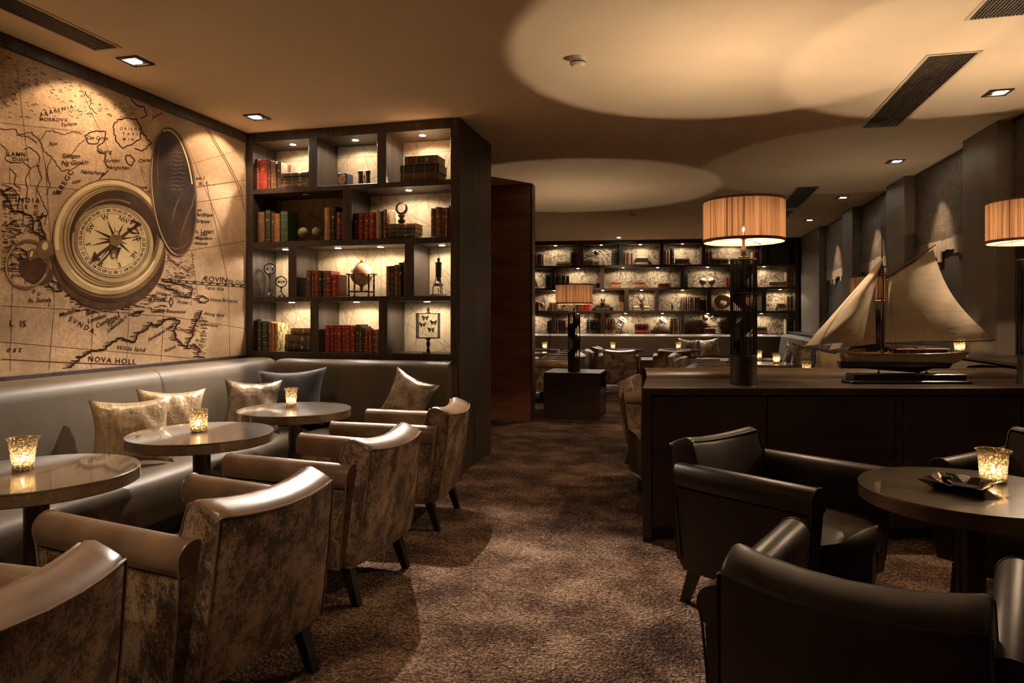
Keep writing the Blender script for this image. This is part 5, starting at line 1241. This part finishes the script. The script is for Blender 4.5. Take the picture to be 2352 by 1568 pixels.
def radiometer(x, yl, h_, rb, label):
    t = thing('radiometer', label, 'radiometer', NEAR.w(x, yl, Z3 + .0006), NEAR.rz, 'glass radiometers')
    zc = h_ - rb - .02; st = zc - rb
    m = MB()
    for i in range(3):
        a = 2 * PI * i / 3 + .5; m.ball((.026 * math.cos(a), .026 * math.sin(a), .011), .011, 12, 8); m.tube([(.026 * math.cos(a), .026 * math.sin(a), .012), (.012 * math.cos(a), .012 * math.sin(a), .03), (0, 0, .04)], .006, 8)
    m.build('tripod_foot', 'bronze_dark', t)
    k = st - .03
    MB().lathe([(.010, .03), (.013, .034), (.006, .04), (.006 + .006, .03 + k * .3), (.005, .03 + k * .38), (.008, .03 + k * .55), (.004, .03 + k * .65), (.006, .03 + k * .9), (.011, .03 + k * .96), (.012, st + .004)], 16).build('turned_stem', 'bronze_dark', t)
    MB().ball((0, 0, zc), rb, 28, 20).build('glass_bulb', 'clear_glass', t)
    MB().lathe([(.006, zc + rb - .002), (.004, zc + rb + .006), (.0015, h_)], 10).build('glass_tip', 'clear_glass', t)
    MB().tube([(0, 0, zc - rb), (0, 0, zc + rb * .6)], .0008, 5).build('spindle', 'chrome', t)
    for i in range(4):
        a = 2 * PI * i / 4 + .3; c_ = Vector((math.cos(a), math.sin(a), 0)); q = rb * .24; ctr = c_ * rb * .45 + Vector((0, 0, zc))
        MB()._add([ctr + c_ * q, ctr + Vector((0, 0, q)), ctr - c_ * q, ctr - Vector((0, 0, q))], [(0, 1, 2, 3)]) if False else None
        nrm = Vector((-c_.y, c_.x, 0)) * .0008
        MB().loft([[ctr + c_ * q + nrm, ctr + Vector((0, 0, q)) + nrm, ctr - c_ * q + nrm, ctr - Vector((0, 0, q)) + nrm], [ctr + c_ * q - nrm, ctr + Vector((0, 0, q)) - nrm, ctr - c_ * q - nrm, ctr - Vector((0, 0, q)) - nrm]]).build('vane', 'wood_black', t, smooth=False)
radiometer(npos(C5, 324, .11), .11, .315, .052, 'tall glass radiometer with black vanes on a brass stem')
radiometer(npos(C5, 464, .16), .16, .205, .050, 'short glass radiometer beside the tall one')
x = npos(C5, 1455, .13)
t = thing('desk_globe', 'tan desk globe in a four legged wooden cradle', 'globe', NEAR.w(x, .14, Z3 + .0006), NEAR.rz + .2)
R_ = .105
MB().ball((0, 0, .188), .094, 32, 22).xform(Matrix.Translation((0, 0, .188)) @ Matrix.Rotation(.4, 4, 'Y') @ Matrix.Translation((0, 0, -.188))).build('sphere', 'globe_tan', t)
MB().lathe([(.100, .183), (.130, .183), (.134, .187), (.130, .191), (.100, .191), (.100, .183)], 48, cap=False).build('horizon_ring', 'wood_mahogany', t)
MB().tube([(.098 * math.sin(2 * PI * i / 48) * math.cos(1.1), .098 * math.sin(2 * PI * i / 48) * math.sin(1.1), .188 + .098 * math.cos(2 * PI * i / 48)) for i in range(48)], .003, 6, True).build('meridian_ring', 'bronze_dark', t)
for i in range(4):
    a = PI / 4 + i * PI / 2
    MB().lathe([(.008, 0), (.012, .006), (.012, .014), (.006, .022), (.009, .04), (.006, .05), (.009, .09), (.006, .12), (.009, .135), (.006, .15), (.008, .183)], 14, (.118 * math.cos(a), .118 * math.sin(a), 0)).build('leg', 'wood_mahogany', t)
for a in (PI / 4, -PI / 4): MB().tube([(.118 * math.cos(a), .118 * math.sin(a), .043), (-.118 * math.cos(a), -.118 * math.sin(a), .043)], .006, 8).build('stretcher', 'wood_mahogany', t)
MB().lathe([(.05, .040), (.052, .045), (.012, .052), (.010, .07), (.014, .088), (.008, .096)], 24).build('centre_post', 'wood_mahogany', t)
MB().lathe([(.014, .282), (.016, .288), (.007, .296), (.009, .303), (.002, .308)], 16).build('pole_cap', 'chrome', t)
x = npos(C6, 1012, .12)
t = thing('microscope', 'antique dark microscope on a round foot in the narrow niche', 'microscope', NEAR.w(x, .12, Z3 + .0006), NEAR.rz)
MB().lathe([(.074, 0), (.076, .006), (.070, .014), (.03, .018), (.001, .018)], 36).build('foot', 'bronze_dark', t)
for i in range(3):
    a = 2 * PI * i / 3 + PI / 2
    MB().tube([(.046 * math.cos(a), .046 * math.sin(a), .016), (.050 * math.cos(a), .050 * math.sin(a), .03), (.042 * math.cos(a), .042 * math.sin(a), .045), (.048 * math.cos(a), .048 * math.sin(a), .062), (.036 * math.cos(a), .036 * math.sin(a), .085)], .0038, 7).build('scroll_leg', 'bronze_dark', t)
    MB().tube([(.026 * math.cos(a), .026 * math.sin(a), .10), (.029 * math.cos(a), .029 * math.sin(a), .12), (.020 * math.cos(a), .020 * math.sin(a), .145)], .0034, 7).build('upper_scroll', 'bronze_dark', t)
MB().lathe([(.040, .082), (.042, .086), (.034, .100), (.001, .102)], 28).build('stage', 'bronze_dark', t)
MB().lathe([(.006, .118), (.014, .128), (.016, .148), (.026, .150), (.026, .156), (.0235, .158), (.0235, .262), (.026, .264), (.026, .272), (.010, .274), (.010, .288), (.012, .290), (.012, .306), (.001, .306)], 28).build('tube', 'bronze_dark', t)
MB().lathe([(.001, 0), (.016, 0), (.016, .003), (.001, .003)], 20).xform(Matrix.Translation((.0, 0, .05)) @ Matrix.Rotation(.9, 4, 'Y')).build('mirror', 'chrome', t); MB().tube([(0, 0, .018), (0, 0, .05)], .0025, 6).build('mirror_post', 'bronze_dark', t)
x = npos(C6, 878, .10)
t = thing('butterfly_case', 'glass display case with four butterflies on a turned stand', 'display case', NEAR.w(x, .11, Z4 + .0006), NEAR.rz + .16)
MB().lathe([(.048, 0), (.050, .004), (.020, .008), (.013, .016), (.016, .026), (.009, .04), (.014, .06), (.017, .075), (.010, .10), (.020, .112), (.030, .118)], 24).build('turned_stand', 'bronze_dark', t)
b0, b1, hw, hd = .118, .322, .092, .036
MB().box(-hw, hw, -hd, hd, b0, b0 + .007, .001).build('case_floor', 'iron_black', t, smooth=False); MB().box(-hw, hw, -hd, hd, b1 - .006, b1, .001).build('case_roof', 'iron_black', t, smooth=False)
for sx in (-1, 1):
    for sy in (-1, 1): MB().box(sx * hw, sx * (hw - .006), sy * hd, sy * (hd - .006), b0, b1).build('corner_post', 'iron_black', t, smooth=False)
for y_ in (-hd + .002, hd - .003): MB().box(-hw + .005, hw - .005, y_, y_ + .001, b0 + .006, b1 - .005).build('glass_pane', 'clear_glass', t, smooth=False)
for sx in (-1, 1): MB().box(sx * (hw - .002), sx * (hw - .003), -hd + .006, hd - .006, b0 + .006, b1 - .005).build('glass_pane', 'clear_glass', t, smooth=False)
MB().lathe([(.022, b1), (.022, b1 + .004), (.010, b1 + .008), (.012, b1 + .018), (.015, b1 + .024), (.007, b1 + .034), (.008, b1 + .040), (.002, b1 + .050)], 20).build('finial', 'chrome', t)
solid('butterfly_wing', (.14, .045, .018), .6, c2=(.020, .010, .008), scale=(60, 60, 60), lo=.45, hi=.55)
for bx, bz in ((-.022, .285), (.046, .248), (-.044, .230), (.026, .190)):
    m = MB()
    for sx in (-1, 1):
        for wing in (((0, .004), (sx * .030, .022), (sx * .026, .0), (sx * .010, -.006)), ((sx * .002, -.002), (sx * .022, -.006), (sx * .016, -.024), (sx * .006, -.014))):
            m.loft([[(bx + a, -.004 - abs(a) * .25, bz + b) for a, b in wing], [(bx + a, -.0028 - abs(a) * .25, bz + b) for a, b in wing]])
    m.tube([(bx, -.004, bz - .010), (bx, -.005, bz + .010)], [.0012, .0022], 6)
    m.build('butterfly', 'butterfly_wing', t, smooth=False)
    MB().tube([(bx, -.003, bz - .01), (bx, -.002, b0 + .006)], .0006, 4).build('pin_wire', 'iron_black', t)

# ------------------------------------------------------------------ ornaments of the far bookcase
x = fpos(F1, 1632, .15)
t = thing('armillary_sphere', 'ringed armillary orrery in the far top row', 'orrery', FAR.w(x, .15, Y1 + .0006), FAR.rz)
MB().box(-.045, .045, -.045, .045, 0, .10, .004).build('block_base', 'brass', t, smooth=False)
MB().tube([(0, 0, .10), (0, 0, .21)], .007, 8).build('post', 'bronze_dark', t)
MB().ball((0, 0, .27), .055, 20, 14).build('core', 'bronze_dark', t)
for r_, ti in ((.09, .5), (.12, .55), (.16, .6), (.20, .62)):
    MB().tube([(r_ * math.cos(2 * PI * i / 40), r_ * math.sin(2 * PI * i / 40) * math.cos(ti), .27 + r_ * math.sin(2 * PI * i / 40) * math.sin(ti)) for i in range(40)], .006, 6, True).build('ring', 'bronze_dark', t)
MB().tube([(0, 0, .12), (-.05, 0, .14), (-.045, 0, .18), (-.07, 0, .21)], .005, 6).build('crank', 'brass', t)
x = fpos(F2, 1845, .2)
t = thing('framed_slate', 'dark framed glass picture in the unlit far niche', 'picture', FAR.w(x, .20, Y1 + .0006), FAR.rz)
solid('slate_glass', (.045, .06, .065), .25)
MB().box(-.20, .20, 0, .02, 0, .38, .003).build('panel', 'slate_glass', t, smooth=False)
for q in ((-.205, -.19, 0, .385), (.19, .205, 0, .385), (-.205, .205, 0, .015), (-.205, .205, .37, .385)): MB().box(q[0], q[1], -.006, .026, q[2], q[3], .001).build('frame_bar', 'iron_black', t, smooth=False)
x = fpos(F1, 716, .1)
t = thing('book_easel', 'brown slanted wooden easel in the far second row', 'ornament', FAR.w(x, .1, Y2 + .0006), FAR.rz)
MB().prism([(-.06, 0), (.065, 0), (.02, .16), (-.045, .14)], 0, .12, axis='y').build('wedge', 'book_brown', t, smooth=False); MB().box(-.062, .067, -.015, .0, 0, .02, .002).build('lip', 'wood_mahogany', t, smooth=False)
for px_a, lab in ((1925, 'left wooden box in the wide far second row niche'), (2287, 'right wooden box on a plinth in the far second row')):
    x = fpos(F1, px_a, .1)
    t = thing('wooden_box', lab, 'box', FAR.w(x, .1, Y2 + .0006), FAR.rz, 'wooden boxes in the far bookcase')
    MB().box(-.115, .115, 0, .17, 0, .012, .002).build('plinth', 'wood_mahogany', t, smooth=False); MB().box(-.105, .105, .01, .16, .012, .08, .003).build('body', 'book_brown', t, smooth=False); MB().box(-.108, .108, .006, .164, .081, .112, .004).build('lid', 'wood_mahogany', t, smooth=False); MB().box(-.015, .015, .003, .010, .066, .09, .001).build('clasp', 'brass', t, smooth=False)
for px_a, lab in ((865, 'left pale globe of the pair in the far second row'), (975, 'right pale globe of the pair in the far second row')):
    ball_globe(FAR, fpos(F2, px_a, .14), .14, Y2, .072, .195, 'globe_ivory', lab, 'ball_on_stand', 'pale globes in the far bookcase')
# globe bookends
x = fpos(F3, 790, .12)
t = thing('globe_bookends', 'pair of small globe bookends on a board, far third row', 'bookends', FAR.w(x, .06, Y3 + .0006), FAR.rz)
for sx in (-1, 1):
    MB().box(sx * .176, sx * .292, -.03, .12, 0, .008, .002).build('board', 'wood_black', t, smooth=False)
    MB().tube([(sx * .19, .05, .008), (sx * .19, .05, .22), (sx * .20, .05, .25), (sx * .22, .05, .255)], .010, 8).build('upright', 'iron_black', t)
    MB().lathe([(.03, .008), (.03, .014), (.008, .02), (.008, .075)], 16, (sx * .236, .03, 0)).build('stem', 'brass', t); MB().ball((sx * .236, .03, .128), .050, 20, 14).build('globe', 'globe_tan', t)
x = fpos(F3, 1385, .12); z_ = FAR.at(1120 + 1300 / 5.226, 680 + 88 / 5.226, .05)[1]
t = thing('crystal_ball', 'bright crystal ball on a far third row stack', 'ornament', FAR.w(x, .12, z_ + .0006), FAR.rz)
MB().lathe([(.04, 0), (.04, .008), (.02, .014), (.026, .022)], 18).build('foot', 'brass', t); MB().ball((0, 0, .068), .050, 22, 14).build('ball', 'chrome', t)
ring_ornament(FAR, fpos(F3, 1845, .12), .12, FAR.at(1120 + 1845 / 5.226, 680 + 118 / 5.226, .05)[1] + .0005, 1.35, 'crescent ring ornament in the far third row')
x = fpos(F4, 448, .1)
t = thing('figurine', 'tiny dark standing figurine in the far third row', 'figurine', FAR.w(x, .1, Y3 + .0006), FAR.rz)
MB().lathe([(.03, 0), (.03, .01), (.02, .014)], 16).build('base', 'brass', t); MB().lathe([(.012, .013), (.018, .04), (.022, .07), (.016, .10), (.020, .118), (.012, .13), (.007, .136)], 14).build('body', 'iron_black', t); MB().ball((0, 0, .15), .014, 12, 8).build('head', 'iron_black', t)
x = fpos(F4, 1075, .12)
t = thing('shell_ornament', 'brown spiral shell ornament left of the big lamp, far third row', 'ornament', FAR.w(x, .14, Y3 + .0006), FAR.rz)
MB().box(-.10, .10, -.06, .06, 0, .02, .003).build('plinth', 'wood_black', t, smooth=False)
MB().tube([((.17 - .11 * i / 40) * math.cos(i * .28), -.01, .17 + (.14 - .10 * i / 40) * math.sin(i * .28)) for i in range(41)], [.055 - .042 * i / 40 for i in range(41)], 12).build('spiral', 'globe_tan', t)
for crop, px_a, lab in ((F3, 1605, 'left pierced white cube on a stand, far bottom row'), (F4, 322, 'right pierced white cube on a stand, far bottom row')):
    x = fpos(crop, px_a, .12)
    t = thing('cube_sculpture', lab, 'sculpture', FAR.w(x, .12, Y4 + .0006), FAR.rz, 'pierced cubes in the far bookcase')
    MB().lathe([(.05, 0), (.05, .012), (.014, .02), (.010, .06), (.018, .075), (.008, .09), (.008, .16)], 18).build('stand', 'bronze_dark', t)
    M_ = Matrix.Translation((0, 0, .24)) @ Matrix.Rotation(.6, 4, 'Y') @ Matrix.Rotation(.5, 4, 'X')
    m = MB(); a = .072; q = .030
    for ax in range(3):
        for s1 in (-1, 1):
            for s2 in (-1, 1):
                lo = [0, 0, 0]; hi = [0, 0, 0]; o1, o2 = [k for k in range(3) if k != ax]
                lo[ax], hi[ax] = -a, a
                for o3, sg in ((o1, s1), (o2, s2)): lo[o3], hi[o3] = (a - q, a) if sg > 0 else (-a, -a + q)
                m.box(lo[0], hi[0], lo[1], hi[1], lo[2], hi[2], .002)
    m.xform(M_).build('open_cube', 'plastic_white', t, smooth=False)
    MB().ball((0, 0, .24), .028, 14, 10).build('inner_ball', 'bronze_dark', t)
x = fpos(F4, 908, .12)
t = thing('twin_globe_stand', 'two small globes on a bar over a box, far bottom row', 'globe', FAR.w(x, .13, Y4 + .0006), FAR.rz)
MB().box(-.13, .13, -.07, .07, 0, .015, .003).build('foot', 'wood_black', t, smooth=False); MB().box(-.11, .11, -.06, .06, .015, .115, .004).build('box_base', 'wood_mahogany', t, smooth=False)
MB().tube([(-.195, 0, .15), (.195, 0, .15)], .006, 6).build('bar', 'iron_black', t)
for k in range(6): MB().ball(((k - 2.5) * .026, 0, .15), .011, 10, 8).build('bead', 'iron_black', t)
MB().tube([(0, 0, .115), (0, 0, .16)], .008, 8).build('post', 'iron_black', t)
for sx, mt in ((-1, 'globe_tan'), (1, 'chrome')):
    MB().tube([(sx * .195, 0, .15), (sx * .19, 0, .21), (sx * .13, 0, .25), (sx * .085, 0, .262)], .005, 6).build('arm', 'iron_black', t); MB().ball((sx * .085, 0, .325), .062, 20, 14).build('globe', mt, t)
